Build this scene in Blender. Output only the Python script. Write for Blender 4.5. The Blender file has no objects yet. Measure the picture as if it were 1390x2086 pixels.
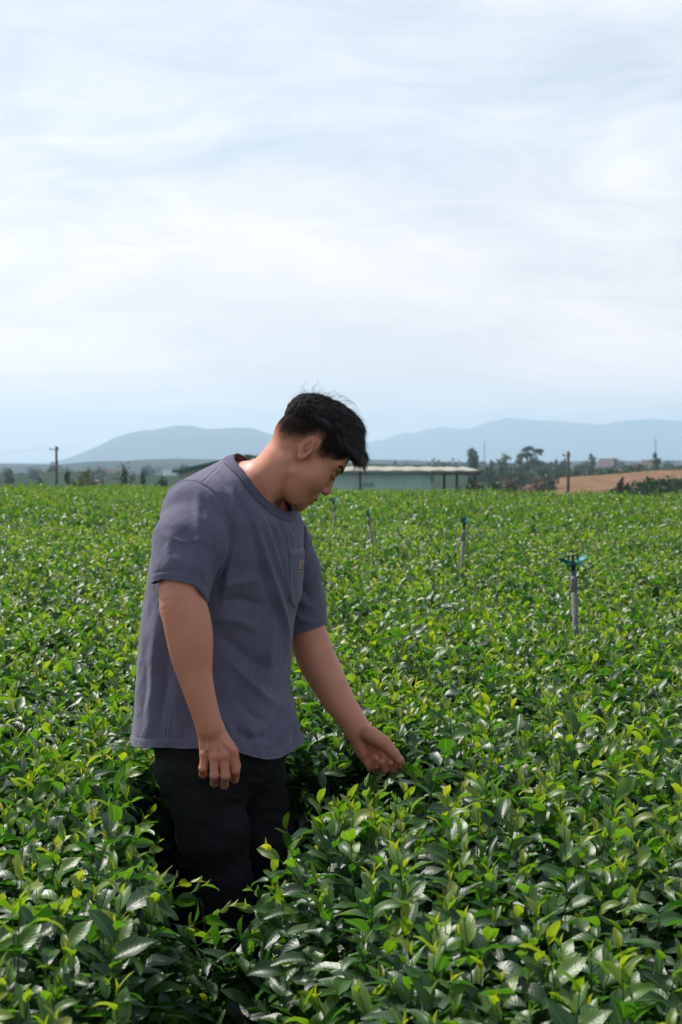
import bpy, math, random
import numpy as np
from mathutils import Vector, Matrix

S = bpy.context.scene
C = S.collection
HAZE = 0.00034
rad = math.radians

# ------------------------------------------------------------------ camera
FPX = 2897.2                      # focal length in pixels of the 1390 x 2086 photograph
PITCH = rad(2.13)
CAMZ = 1.5
cd = bpy.data.cameras.new('camera')
cam = bpy.data.objects.new('camera', cd)
C.objects.link(cam)
cd.sensor_fit = 'VERTICAL'; cd.sensor_height = 36.0; cd.lens = 50.0
cd.clip_start = 0.05; cd.clip_end = 20000
cam.location = (0, 0, CAMZ)
cam.rotation_euler = (math.pi/2 - PITCH, 0, 0)
cd.dof.use_dof = True; cd.dof.focus_distance = 3.4; cd.dof.aperture_fstop = 8.5
S.camera = cam

# ------------------------------------------------------------------ sky and sun
SUN_EL, SUN_AZ = rad(55), rad(-50)          # azimuth from +Y towards +X
wd = bpy.data.worlds.new('World'); S.world = wd; wd.use_nodes = True
nt = wd.node_tree; nt.nodes.clear()
def N(t, typ, **kw):
    n = t.nodes.new(typ)
    for k, v in kw.items():
        if k == 'inp':
            for a, b in v.items(): n.inputs[a].default_value = b
        else: setattr(n, k, v)
    return n
sky = N(nt, 'ShaderNodeTexSky', sky_type='NISHITA', sun_disc=False, sun_elevation=SUN_EL, sun_rotation=SUN_AZ,
        air_density=1.0, dust_density=2.0, ozone_density=1.0)
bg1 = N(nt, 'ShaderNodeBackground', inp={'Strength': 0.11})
nt.links.new(sky.outputs[0], bg1.inputs[0])
tc = N(nt, 'ShaderNodeTexCoord')
sep = N(nt, 'ShaderNodeSeparateXYZ'); nt.links.new(tc.outputs['Generated'], sep.inputs[0])
zz = N(nt, 'ShaderNodeMath', operation='ADD', inp={1: 0.30}); nt.links.new(sep.outputs[2], zz.inputs[0])
zm = N(nt, 'ShaderNodeMath', operation='MAXIMUM', inp={1: 0.05}); nt.links.new(zz.outputs[0], zm.inputs[0])
dx = N(nt, 'ShaderNodeMath', operation='DIVIDE'); nt.links.new(sep.outputs[0], dx.inputs[0]); nt.links.new(zm.outputs[0], dx.inputs[1])
dy = N(nt, 'ShaderNodeMath', operation='DIVIDE'); nt.links.new(sep.outputs[1], dy.inputs[0]); nt.links.new(zm.outputs[0], dy.inputs[1])
cmb = N(nt, 'ShaderNodeCombineXYZ'); nt.links.new(dx.outputs[0], cmb.inputs[0]); nt.links.new(dy.outputs[0], cmb.inputs[1])
mp = N(nt, 'ShaderNodeMapping'); mp.inputs['Scale'].default_value = (1.15, 1.9, 1); mp.inputs['Rotation'].default_value = (0, 0, 0.35)
mp.inputs['Location'].default_value = (1.7, 0.3, 0)
nt.links.new(cmb.outputs[0], mp.inputs[0])
n1 = N(nt, 'ShaderNodeTexNoise', inp={'Scale': 1.1, 'Detail': 8.0, 'Roughness': 0.58, 'Distortion': 0.7}); nt.links.new(mp.outputs[0], n1.inputs['Vector'])
n2 = N(nt, 'ShaderNodeTexNoise', inp={'Scale': 3.3, 'Detail': 8.0, 'Roughness': 0.6, 'Distortion': 0.9}); nt.links.new(mp.outputs[0], n2.inputs['Vector'])
r1 = N(nt, 'ShaderNodeValToRGB'); nt.links.new(n1.outputs[0], r1.inputs[0])
r1.color_ramp.elements[0].position = 0.38; r1.color_ramp.elements[0].color = (0.60,)*3+(1,)
r1.color_ramp.elements[1].position = 0.58; r1.color_ramp.elements[1].color = (0.97,)*3+(1,)
r2 = N(nt, 'ShaderNodeValToRGB'); nt.links.new(n2.outputs[0], r2.inputs[0])
r2.color_ramp.elements[0].position = 0.30; r2.color_ramp.elements[0].color = (0.60, 0.65, 0.70, 1)
r2.color_ramp.elements[1].position = 0.66; r2.color_ramp.elements[1].color = (0.81, 0.815, 0.83, 1)
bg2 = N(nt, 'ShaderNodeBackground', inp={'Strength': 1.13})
hz_ = N(nt, 'ShaderNodeMapRange', inp={1: 0.02, 2: 0.22, 3: 1.0, 4: 0.0}); nt.links.new(sep.outputs[2], hz_.inputs[0])
hm_ = N(nt, 'ShaderNodeMix', data_type='RGBA', inp={7: (1.12, 0.93, 0.82, 1)}); nt.links.new(r2.outputs[0], hm_.inputs[6]); nt.links.new(hz_.outputs[0], hm_.inputs[0]); nt.links.new(hm_.outputs[2], bg2.inputs[0])
mx = N(nt, 'ShaderNodeMixShader'); # unseen cloud overhead is thinned out to lower the fill light
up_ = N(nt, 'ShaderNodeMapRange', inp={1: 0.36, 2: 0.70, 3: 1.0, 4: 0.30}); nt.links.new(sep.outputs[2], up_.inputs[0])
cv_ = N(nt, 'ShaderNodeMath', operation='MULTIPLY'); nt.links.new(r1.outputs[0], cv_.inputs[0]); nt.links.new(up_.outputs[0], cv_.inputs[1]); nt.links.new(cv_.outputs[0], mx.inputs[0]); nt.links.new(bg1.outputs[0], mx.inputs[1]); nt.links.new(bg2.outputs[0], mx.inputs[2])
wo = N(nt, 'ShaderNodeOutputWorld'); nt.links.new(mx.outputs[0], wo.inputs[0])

sd = bpy.data.lights.new('sun', 'SUN'); sun = bpy.data.objects.new('sun', sd); C.objects.link(sun)
sd.energy = 5.0; sd.angle = rad(2.0); sd.color = (1.0, 0.955, 0.89)
sv = Vector((math.sin(SUN_AZ)*math.cos(SUN_EL), math.cos(SUN_AZ)*math.cos(SUN_EL), math.sin(SUN_EL)))
sun.rotation_euler = sv.to_track_quat('Z', 'Y').to_euler(); sun.location = (0, 0, 50)
S.view_settings.view_transform = 'Standard'; S.view_settings.look = 'None'
S.view_settings.exposure = 0.22; S.view_settings.gamma = 1.0; S.view_settings.use_curve_mapping = False
S.cycles.max_bounces = 8; S.cycles.transparent_max_bounces = 8; S.cycles.volume_bounces = 2
S.cycles.caustics_reflective = False; S.cycles.caustics_refractive = False

_cp, _sp = math.cos(PITCH), math.sin(PITCH)
def P(px, py, Y):
    """the world point at depth Y behind a measured point of the photograph (a surveying aid)"""
    u = (px-695)/FPX; v = (1043-py)/FPX
    d = np.array([u, _cp + v*_sp, -_sp + v*_cp])
    return np.array([0, 0, CAMZ]) + d*(Y/d[1])
def PX(p):
    q = np.asarray(p, float) - np.array([0, 0, CAMZ])
    f = q[..., 1]*_cp - q[..., 2]*_sp; up = q[..., 1]*_sp + q[..., 2]*_cp
    return 695 + FPX*q[..., 0]/f, 1043 - FPX*up/f

# ------------------------------------------------------------------ helpers
def tag(o, label=None, cat=None, group=None, kind=None):
    if label: o['label'] = label
    if cat: o['category'] = cat
    if group: o['group'] = group
    if kind: o['kind'] = kind
    return o
def empty(name, loc, label, cat, group=None, rz=0):
    o = bpy.data.objects.new(name, None); C.objects.link(o); o.location = loc; o.rotation_euler = (0, 0, rz)
    o.empty_display_size = 0.1
    return tag(o, label, cat, group)
def mesh_obj(name, v, f, mat, parent=None, smooth=True, attrs=None, link=True):
    me = bpy.data.meshes.new(name)
    v = np.asarray(v, np.float32)
    if isinstance(f, np.ndarray):
        k = f.shape[1]
        me.vertices.add(len(v)); me.vertices.foreach_set('co', v.ravel())
        me.loops.add(f.size); me.loops.foreach_set('vertex_index', f.astype(np.int32).ravel())
        me.polygons.add(len(f)); me.polygons.foreach_set('loop_start', np.arange(0, f.size, k, dtype=np.int32))
        me.update(calc_edges=True); me.validate()
    else:
        me.from_pydata([tuple(map(float, p)) for p in v], [], f); me.update()
    if smooth: me.polygons.foreach_set('use_smooth', np.ones(len(me.polygons), bool))
    if attrs:
        for an, av in attrs.items():
            av = np.asarray(av, np.float32)
            if av.ndim == 2:
                a = me.attributes.new(an, 'FLOAT_COLOR', 'POINT'); a.data.foreach_set('color', np.c_[av, np.ones(len(av))].astype(np.float32).ravel())
            else:
                a = me.attributes.new(an, 'FLOAT', 'POINT'); a.data.foreach_set('value', av)
    if mat: me.materials.append(mat)
    o = bpy.data.objects.new(name, me)
    if link: C.objects.link(o)
    if parent is not None:
        o.parent = parent
    return o
class MB:
    """collects boxes, tubes and fans and links them as one mesh object"""
    def __init__(s): s.v = []; s.f = []
    def add(s, v, f):
        n = len(s.v); s.v += [tuple(map(float, p)) for p in v]; s.f += [tuple(int(i)+n for i in q) for q in f]
    def box(s, a, b):
        x0, y0, z0 = a; x1, y1, z1 = b
        s.add([(x0,y0,z0),(x1,y0,z0),(x1,y1,z0),(x0,y1,z0),(x0,y0,z1),(x1,y0,z1),(x1,y1,z1),(x0,y1,z1)],
              [(3,2,1,0),(4,5,6,7),(0,1,5,4),(1,2,6,5),(2,3,7,6),(3,0,4,7)])
    def tube(s, pts, rs, n=8, caps=True):
        pts = [Vector(p) for p in pts]
        if not hasattr(rs, '__len__'): rs = [rs]*len(pts)
        v = []; up = None
        for i, p in enumerate(pts):
            t = (pts[min(i+1, len(pts)-1)] - pts[max(i-1, 0)]).normalized()
            if up is None:
                up = t.orthogonal().normalized()
            up = (up - t*up.dot(t)).normalized(); w = t.cross(up)
            for k in range(n):
                a = 2*math.pi*k/n
                v.append(p + (up*math.cos(a) + w*math.sin(a))*rs[i])
        f = [(i*n+k, i*n+(k+1) % n, (i+1)*n+(k+1) % n, (i+1)*n+k) for i in range(len(pts)-1) for k in range(n)]
        if caps: f += [tuple(reversed(range(n))), tuple(range((len(pts)-1)*n, len(pts)*n))]
        s.add(v, f)
    def build(s, name, mat, parent=None, smooth=False, link=True):
        return mesh_obj(name, s.v, s.f, mat, parent, smooth, link=link)

def mat(name, col=(0.5,0.5,0.5), rough=0.6, spec=0.5, metal=0.0, noise=None, bump=None, coord='Object'):
    m = bpy.data.materials.new(name); m.use_nodes = True
    t = m.node_tree; b = t.nodes['Principled BSDF']
    b.inputs['Base Color'].default_value = (*col, 1); b.inputs['Roughness'].default_value = rough
    b.inputs['Specular IOR Level'].default_value = spec; b.inputs['Metallic'].default_value = metal
    tcn = N(t, 'ShaderNodeTexCoord')
    if noise:                       # (scale, colour2, lo, hi)
        sc, c2, lo, hi = noise
        n = N(t, 'ShaderNodeTexNoise', inp={'Scale': sc, 'Detail': 6.0, 'Roughness': 0.6}); t.links.new(tcn.outputs[coord], n.inputs['Vector'])
        r = N(t, 'ShaderNodeValToRGB'); t.links.new(n.outputs[0], r.inputs[0])
        r.color_ramp.elements[0].position = lo; r.color_ramp.elements[0].color = (*col, 1)
        r.color_ramp.elements[1].position = hi; r.color_ramp.elements[1].color = (*c2, 1)
        t.links.new(r.outputs[0], b.inputs['Base Color'])
    if bump:
        sc, st, ds = bump
        n = N(t, 'ShaderNodeTexNoise', inp={'Scale': sc, 'Detail': 4.0}); t.links.new(tcn.outputs[coord], n.inputs['Vector'])
        bp = N(t, 'ShaderNodeBump', inp={'Strength': st, 'Distance': ds}); t.links.new(n.outputs[0], bp.inputs['Height'])
        t.links.new(bp.outputs[0], b.inputs['Normal'])
    return m

# value noise
_tab = np.random.RandomState(5).rand(32, 32, 32).astype(np.float32)
def noise3(p):
    p = np.asarray(p, np.float64); i = np.floor(p).astype(np.int64); f = p - i; f = f*f*(3-2*f); i0 = i & 31; i1 = (i+1) & 31
    def T(a, b, c): return _tab[a, b, c]
    x0, y0, z0 = i0.T; x1, y1, z1 = i1.T; fx, fy, fz = f.T
    a = T(x0,y0,z0)*(1-fx)+T(x1,y0,z0)*fx; b = T(x0,y1,z0)*(1-fx)+T(x1,y1,z0)*fx
    c = T(x0,y0,z1)*(1-fx)+T(x1,y0,z1)*fx; d = T(x0,y1,z1)*(1-fx)+T(x1,y1,z1)*fx
    return (a*(1-fy)+b*fy)*(1-fz)+(c*(1-fy)+d*fy)*fz - 0.5
def fbm(p, o=3):
    s = 0; a = 1.0
    for k in range(o): s = s + a*noise3(np.asarray(p)*(2**k)+k*7.3); a *= 0.5
    return s

# ---- implicit surfaces
def smin(a, b, k):
    h = np.maximum(k-np.abs(a-b), 0)/k
    return np.minimum(a, b) - h*h*k*0.25
def smax(a, b, k): return -smin(-a, -b, k)
def rcone(p, a, b, r1, r2):
    a = np.asarray(a, float); b = np.asarray(b, float); d = b-a; L2 = d@d
    t = np.clip(((p-a)@d)/L2, 0, 1)
    return np.linalg.norm(p-a-t[:, None]*d, axis=1) - (r1+(r2-r1)*t)
def ell(p, c, r, R=None):
    q = p-np.asarray(c, float)
    if R is not None: q = q@R
    r = np.asarray(r, float)
    k0 = np.linalg.norm(q/r, axis=1); k1 = np.linalg.norm(q/(r*r), axis=1)
    return np.where(k1 > 1e-9, k0*(k0-1)/np.maximum(k1, 1e-9), -r.min())
def chain(p, pts, rs, k):
    d = None
    for i in range(len(pts)-1):
        e = rcone(p, pts[i], pts[i+1], rs[i], rs[i+1]); d = e if d is None else smin(d, e, k)
    return d
def surface(fn, lo, hi, h, B=8, proj=2):
    """sparse naive surface nets of the field fn between lo and hi, then projected onto the surface"""
    lo = np.asarray(lo, float); hi = np.asarray(hi, float)
    nb = np.ceil((hi-lo)/(h*B)).astype(int); n = nb*B+1
    bi = np.stack(np.meshgrid(*[np.arange(k) for k in nb], indexing='ij'), -1).reshape(-1, 3)
    cen = lo + (bi+0.5)*B*h
    dc = fn(cen)
    G = np.empty(n, np.float32); 
    big = np.where(dc > 0, 1.0, -1.0).reshape(nb)
    G[:] = 1.0
    G[:-1, :-1, :-1] = np.repeat(np.repeat(np.repeat(big, B, 0), B, 1), B, 2)
    act = bi[np.abs(dc) < B*h*0.87*1.6+0.004]
    g = np.stack(np.meshgrid(*[np.arange(B+1)]*3, indexing='ij'), -1).reshape(-1, 3)
    for s in range(0, len(act), 400):
        idx = (act[s:s+400, None, :]*B + g[None]).reshape(-1, 3)
        v = fn(lo + idx*h)
        G[idx[:, 0], idx[:, 1], idx[:, 2]] = v
    sg = G < 0
    m = sg[:-1,:-1,:-1].astype(np.int8)
    for a in range(2):
        for b in range(2):
            for c in range(2):
                if a+b+c: m = m + sg[a:n[0]-1+a, b:n[1]-1+b, c:n[2]-1+c]
    cells = np.argwhere((m > 0) & (m < 8))
    cid = np.full(np.array(n)-1, -1, np.int32); cid[cells[:, 0], cells[:, 1], cells[:, 2]] = np.arange(len(cells))
    acc = np.zeros((len(cells), 3)); cnt = np.zeros(len(cells))
    cor = [(a, b, c) for a in range(2) for b in range(2) for c in range(2)]
    for a in cor:
        for ax in range(3):
            if a[ax]: continue
            b = list(a); b[ax] = 1
            va = G[cells[:, 0]+a[0], cells[:, 1]+a[1], cells[:, 2]+a[2]]; vb = G[cells[:, 0]+b[0], cells[:, 1]+b[1], cells[:, 2]+b[2]]
            x = (va < 0) != (vb < 0)
            t = np.where(x, va/np.where(x, va-vb, 1), 0)
            pt = np.array(a, float)[None] + t[:, None]*(np.array(b)-np.array(a))[None]
            acc[x] += pt[x]; cnt[x] += 1
    V = lo + (cells + acc/cnt[:, None])*h
    Q = []
    for ax in range(3):
        a1, a2 = (ax+1) % 3, (ax+2) % 3
        sl0 = [slice(None)]*3; sl1 = [slice(None)]*3; sl0[ax] = slice(0, -1); sl1[ax] = slice(1, None)
        e = np.argwhere(sg[tuple(sl0)] != sg[tuple(sl1)])
        e = e[(e[:, a1] > 0) & (e[:, a2] > 0) & (e[:, a1] < n[a1]-1) & (e[:, a2] < n[a2]-1)]
        s0 = sg[e[:, 0], e[:, 1], e[:, 2]]
        def ci(o1, o2):
            q = e.copy(); q[:, a1] -= o1; q[:, a2] -= o2
            return cid[q[:, 0], q[:, 1], q[:, 2]]
        q = np.stack([ci(1, 1), ci(0, 1), ci(0, 0), ci(1, 0)], 1)
        q[~s0] = q[~s0][:, ::-1]
        Q.append(q[(q >= 0).all(1)])
    Q = np.concatenate(Q)
    for _ in range(proj):
        d, gr = grad(fn, V)
        V = V - gr*(np.clip(d, -h, h)/np.maximum((gr*gr).sum(1), 0.2))[:, None]
    return V, Q
def grad(fn, V, e=0.0006):
    d = fn(V); gx = np.stack([fn(V+np.eye(3)[i]*e)-d for i in range(3)], 1)/e
    return d, gx
def normals(V, F):
    T = F[:, :3]; n = np.cross(V[T[:, 1]]-V[T[:, 0]], V[T[:, 2]]-V[T[:, 0]])
    if F.shape[1] == 4: n += np.cross(V[F[:, 2]]-V[F[:, 0]], V[F[:, 3]]-V[F[:, 0]])
    o = np.zeros_like(V)
    for i in range(F.shape[1]):
        for a in range(3): o[:, a] += np.bincount(F[:, i], n[:, a], len(V))
    return o/np.maximum(np.linalg.norm(o, axis=1), 1e-12)[:, None]
def clip(V, F, g):
    """keep the part of the surface where the per-vertex value g is positive; returns V, triangles"""
    if F.shape[1] == 4: F = np.concatenate([F[:, [0, 1, 2]], F[:, [0, 2, 3]]])
    ins = g > 0; c = ins[F].sum(1)
    full = F[c == 3]; V = list(V); ed = {}; out = []; nv = len(V)
    Va = np.array(V); new = []
    def cut(i, j):
        k = (i, j) if i < j else (j, i)
        if k not in ed:
            t = g[k[0]]/(g[k[0]]-g[k[1]]); ed[k] = nv+len(new); new.append(Va[k[0]]*(1-t)+Va[k[1]]*t)
        return ed[k]
    for t in F[(c == 1) | (c == 2)]:
        m = [bool(ins[i]) for i in t]; t = [int(i) for i in t]
        if sum(m) == 1:
            i = m.index(True); a, b, cc = t[i], t[(i+1) % 3], t[(i+2) % 3]
            out.append((a, cut(a, b), cut(a, cc)))
        else:
            i = m.index(False); a, b, cc = t[i], t[(i+1) % 3], t[(i+2) % 3]
            p, q = cut(a, b), cut(a, cc)
            out += [(p, b, cc), (p, cc, q)]
    V2 = np.concatenate([Va, np.array(new)]) if new else Va
    F2 = np.concatenate([full, np.array(out, int)]) if out else full
    use = np.unique(F2); mp_ = np.full(len(V2), -1); mp_[use] = np.arange(len(use))
    return V2[use], mp_[F2], use, len(Va)
def thicken(o, t):
    m = o.modifiers.new('cloth thickness', 'SOLIDIFY'); m.thickness = t; m.offset = -1
    return o
# ------------------------------------------------------------------ ground and tea field
def gapdist(x, y):
    """distance to the trodden gap between the bushes in which the man stands"""
    pl = [(-0.06, 0.8, .02), (-0.120, 1.7, .105), (-0.145, 2.1, .11), (-0.19, 2.45, .09), (-0.23, 2.75, .065), (-0.29, 3.12, .16), (-0.24, 3.42, .23), (-0.05, 3.42, .17), (0.12, 3.3, .11), (0.28, 3.2, .03)]
    best = np.full(np.shape(x), 9.0)
    for (x0, y0, w0), (x1, y1, w1) in zip(pl[:-1], pl[1:]):
        dx_, dy_ = x1-x0, y1-y0; t = np.clip(((x-x0)*dx_+(y-y0)*dy_)/(dx_*dx_+dy_*dy_), 0, 1)
        d = np.hypot(x-x0-t*dx_, y-y0-t*dy_) - (w0+(w1-w0)*t)
        best = np.minimum(best, d)
    return best
def row_dip(x, y):
    """shallow dark furrows between the clipped rows further out"""
    v = y - 0.10*x
    r = np.mod(v - 3.3, 1.55); r = np.minimum(r, 1.55-r)
    return np.exp(-(r/0.09)**2)*np.clip((y-4.5)/2, 0, 1)*np.clip((30-y)/10, 0, 1)
def canopy(x, y):
    p = np.stack([x, y, 0*x], -1)
    h = 0.725 + 0.07*fbm(p*0.9, 2) + 0.05*noise3(p*3.1) - 0.035*row_dip(x, y)
    h = h - 0.0006*np.clip(y-18, 0, 99)**1.3
    g = np.clip(gapdist(x, y)/0.12+0.2, 0, 1)
    fl = 0.22 + 0.25*np.clip((3.2-y)/0.22, 0, 1)*np.clip((y-2.6)/.25, 0, 1)
    return fl + (h-fl)*(g*g*(3-2*g))
def far_edge(x): return 32.0 - 0.85*np.clip(x, -4, 8)

soil = mat('dark_soil', (0.035, 0.022, 0.014), 0.95, 0.2, noise=(6, (0.07, 0.045, 0.028), 0.35, 0.7), bump=(30, 0.6, 0.03))

def leaf_material():
    m = bpy.data.materials.new('tea_leaf'); m.use_nodes = True; t = m.node_tree
    b = t.nodes['Principled BSDF']; out = t.nodes['Material Output']
    at = N(t, 'ShaderNodeAttribute', attribute_name='age')         # 0 = new leaf, 1 = old
    uv = N(t, 'ShaderNodeAttribute', attribute_name='luv')
    rnd = N(t, 'ShaderNodeObjectInfo')
    a1 = N(t, 'ShaderNodeMath', operation='MULTIPLY_ADD', inp={1: 0.36, 2: -0.11}); t.links.new(rnd.outputs['Random'], a1.inputs[0])
    a2 = N(t, 'ShaderNodeMath', operation='ADD', use_clamp=True); t.links.new(at.outputs['Fac'], a2.inputs[0]); t.links.new(a1.outputs[0], a2.inputs[1])
    r = N(t, 'ShaderNodeValToRGB'); t.links.new(a2.outputs[0], r.inputs[0])
    e = r.color_ramp.elements
    e[0].position = 0.0; e[0].color = (0.24, 0.24, 0.022, 1)
    e[1].position = 1.0; e[1].color = (0.011, 0.046, 0.013, 1)
    for pos, col in ((0.12, (0.165, 0.215, 0.017, 1)), (0.28, (0.088, 0.170, 0.014, 1)), (0.55, (0.034, 0.100, 0.013, 1))):
        q = e.new(pos); q.color = col
    # veins and midrib from the leaf's own coordinates
    sp = N(t, 'ShaderNodeSeparateColor'); t.links.new(uv.outputs['Color'], sp.inputs[0])
    mid = N(t, 'ShaderNodeMath', operation='SUBTRACT', inp={1: 0.5}); t.links.new(sp.outputs[1], mid.inputs[0])
    ab = N(t, 'ShaderNodeMath', operation='ABSOLUTE'); t.links.new(mid.outputs[0], ab.inputs[0])
    rib = N(t, 'ShaderNodeMapRange', inp={1: 0.0, 2: 0.055, 3: 1.0, 4: 0.0}); t.links.new(ab.outputs[0], rib.inputs[0])
    v1 = N(t, 'ShaderNodeMath', operation='MULTIPLY_ADD', inp={1: -0.45}); t.links.new(ab.outputs[0], v1.inputs[0]); t.links.new(sp.outputs[0], v1.inputs[2])
    v2 = N(t, 'ShaderNodeMath', operation='MULTIPLY', inp={1: 55.0}); t.links.new(v1.outputs[0], v2.inputs[0])
    v3 = N(t, 'ShaderNodeMath', operation='SINE'); t.links.new(v2.outputs[0], v3.inputs[0])
    mc = N(t, 'ShaderNodeMix', data_type='RGBA', inp={7: (0.16, 0.26, 0.06, 1)}); t.links.new(r.outputs[0], mc.inputs[6])
    rf = N(t, 'ShaderNodeMath', operation='MULTIPLY', inp={1: 0.45}); t.links.new(rib.outputs[0], rf.inputs[0]); t.links.new(rf.outputs[0], mc.inputs[0])
    t.links.new(mc.outputs[2], b.inputs['Base Color'])
    hh = N(t, 'ShaderNodeMath', operation='MULTIPLY_ADD', inp={1: 0.35}); t.links.new(v3.outputs[0], hh.inputs[0]); t.links.new(rib.outputs[0], hh.inputs[2])
    bp = N(t, 'ShaderNodeBump', inp={'Strength': 0.2, 'Distance': 0.0010}); t.links.new(hh.outputs[0], bp.inputs['Height'])
    t.links.new(bp.outputs[0], b.inputs['Normal'])
    b.inputs['Roughness'].default_value = 0.42; b.inputs['Specular IOR Level'].default_value = 0.72
    tr = N(t, 'ShaderNodeBsdfTranslucent')
    br = N(t, 'ShaderNodeMix', data_type='RGBA', blend_type='MULTIPLY', inp={0: 1.0, 7: (2.3, 2.5, 0.6, 1)}); t.links.new(mc.outputs[2], br.inputs[6]); t.links.new(br.outputs[2], tr.inputs[0])
    mx_ = N(t, 'ShaderNodeMixShader', inp={0: 0.42}); t.links.new(b.outputs[0], mx_.inputs[1]); t.links.new(tr.outputs[0], mx_.inputs[2])
    t.links.new(mx_.outputs[0], out.inputs[0])
    return m
LEAF = leaf_material()

def leaf_arrays(rng, L, W, nl, nw, az, lift, curl, roll, base, fold=0.35):
    """one blade: leaves the stem at azimuth az, rising by lift, drooping by curl"""
    t = np.linspace(0, 1, nl+1); s = np.linspace(-1, 1, nw+1)
    w = W*0.5*np.sin(np.pi*np.clip(t, 0, 1)**0.86)**0.72*(1-0.25*t); w[0] = W*0.05; w[-1] = W*0.015
    ang = lift - curl*t
    dxz = np.stack([np.cos(ang), np.sin(ang)], 1)*(L/nl)
    cx = np.concatenate([[0], np.cumsum(dxz[:-1, 0])]); cz = np.concatenate([[0], np.cumsum(dxz[:-1, 1])])
    wav = rng.uniform(0, 6.28)
    V = []; U = []
    for i in range(nl+1):
        for j in range(nw+1):
            y = w[i]*s[j]
            up = abs(s[j])*w[i]*fold + 0.06*W*math.sin(t[i]*9+wav+s[j]*2)*abs(s[j])
            nx, nz = -math.sin(ang[i]), math.cos(ang[i])
            V.append((cx[i]+nx*up, y, cz[i]+nz*up)); U.append((t[i], 0.5+0.5*s[j], 0))
    V = np.array(V)
    c, sn = math.cos(roll), math.sin(roll); y = V[:, 1]*c - V[:, 2]*sn*0.5; z = V[:, 2] + V[:, 1]*sn; V[:, 1], V[:, 2] = y, z
    c, sn = math.cos(az), math.sin(az); x = V[:, 0]*c - V[:, 1]*sn; y = V[:, 0]*sn + V[:, 1]*c; V[:, 0], V[:, 1] = x, y
    V += np.array(base)
    F = [(i*(nw+1)+j, (i+1)*(nw+1)+j, (i+1)*(nw+1)+j+1, i*(nw+1)+j+1) for i in range(nl) for j in range(nw)]
    return V, np.array(F), np.array(U)
def make_shoot(seed, kind, lod):
    rng = np.random.RandomState(seed); V = []; F = []; U = []; A = []; off = 0
    nl, nw = ((6, 4) if lod == 0 else (3, 2))
    H = {'tip': rng.uniform(0.13, 0.19), 'bud': rng.uniform(0.08, 0.13), 'old': rng.uniform(0.07, 0.12)}[kind]
    n = {'tip': 7, 'bud': 5, 'old': 6}[kind]
    az = rng.uniform(0, 6.28); bend = rng.uniform(-0.25, 0.25, 2)
    def stem(z): q = z/H; return np.array([bend[0]*H*q*q*0.6, bend[1]*H*q*q*0.6, z])
    def put(v, f, u, age):
        nonlocal off
        V.append(v); F.append(f+off); U.append(u); A.append(np.full(len(v), age) + 0.05*(u[:, 0] < 0.15) - 0.10*(np.abs(u[:, 1]-0.5) > 0.45)*(age < 0.6)); off += len(v)
    for i in range(n):
        q = i/(n-1.0)                                   # 0 bottom, 1 top
        z = H*(0.05+0.95*q)
        if kind == 'old': age = rng.uniform(0.55, 1.0); L = rng.uniform(0.05, 0.078); lift = rng.uniform(0.0, 0.75)
        else:
            age = 0.95 - 0.85*q**1.5 + rng.uniform(-0.12, 0.1); L = (0.072 - 0.034*q**2)*rng.uniform(0.82, 1.15)
            lift = 0.52 + 0.72*q**1.5 + rng.uniform(-0.3, 0.25)
            if q > 0.99: age = rng.uniform(0.05, 0.34)
        age = min(1, max(0, age))
        W = L*rng.uniform(0.45, 0.57)*(0.85 if q > 0.9 else 1)
        v, f, u = leaf_arrays(rng, L, W, nl, nw, az, lift, rng.uniform(0.2, 1.05), rng.uniform(-0.5, 0.5), stem(z), fold=rng.uniform(0.12, 0.55))
        put(v, f, u, age); az += 2.4 + rng.uniform(-0.35, 0.35)
    if kind != 'old':
        v, f, u = leaf_arrays(rng, 0.026, 0.006, 3, 2, az, 1.45, 0.2, 0, stem(H), fold=1.5); put(v, f, u, 0.05)
    # stem
    k = 5 if lod == 0 else 3; sp = [stem(z) for z in np.linspace(-0.10, H, 5)]
    mb = MB(); mb.tube(sp, [0.0020, 0.0018, 0.0015, 0.0012, 0.0009], k, caps=False)
    v = np.array(mb.v); put(v, np.array(mb.f), np.tile([0.3, 0.2, 0], (len(v), 1)), 0.5)
    V = np.concatenate(V); F = np.concatenate(F); U = np.concatenate(U); A = np.clip(np.concatenate(A), 0, 1)
    return mesh_obj('tea_shoot', V, F, LEAF, None, True, {'age': A, 'luv': U}, link=False)

kinds = ['tip', 'tip', 'tip', 'bud', 'bud', 'old', 'old', 'old']
protos = [make_shoot(10+i, k, 0) for i, k in enumerate(kinds)] + [make_shoot(40+i, k, 1) for i, k in enumerate(kinds)]

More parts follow.
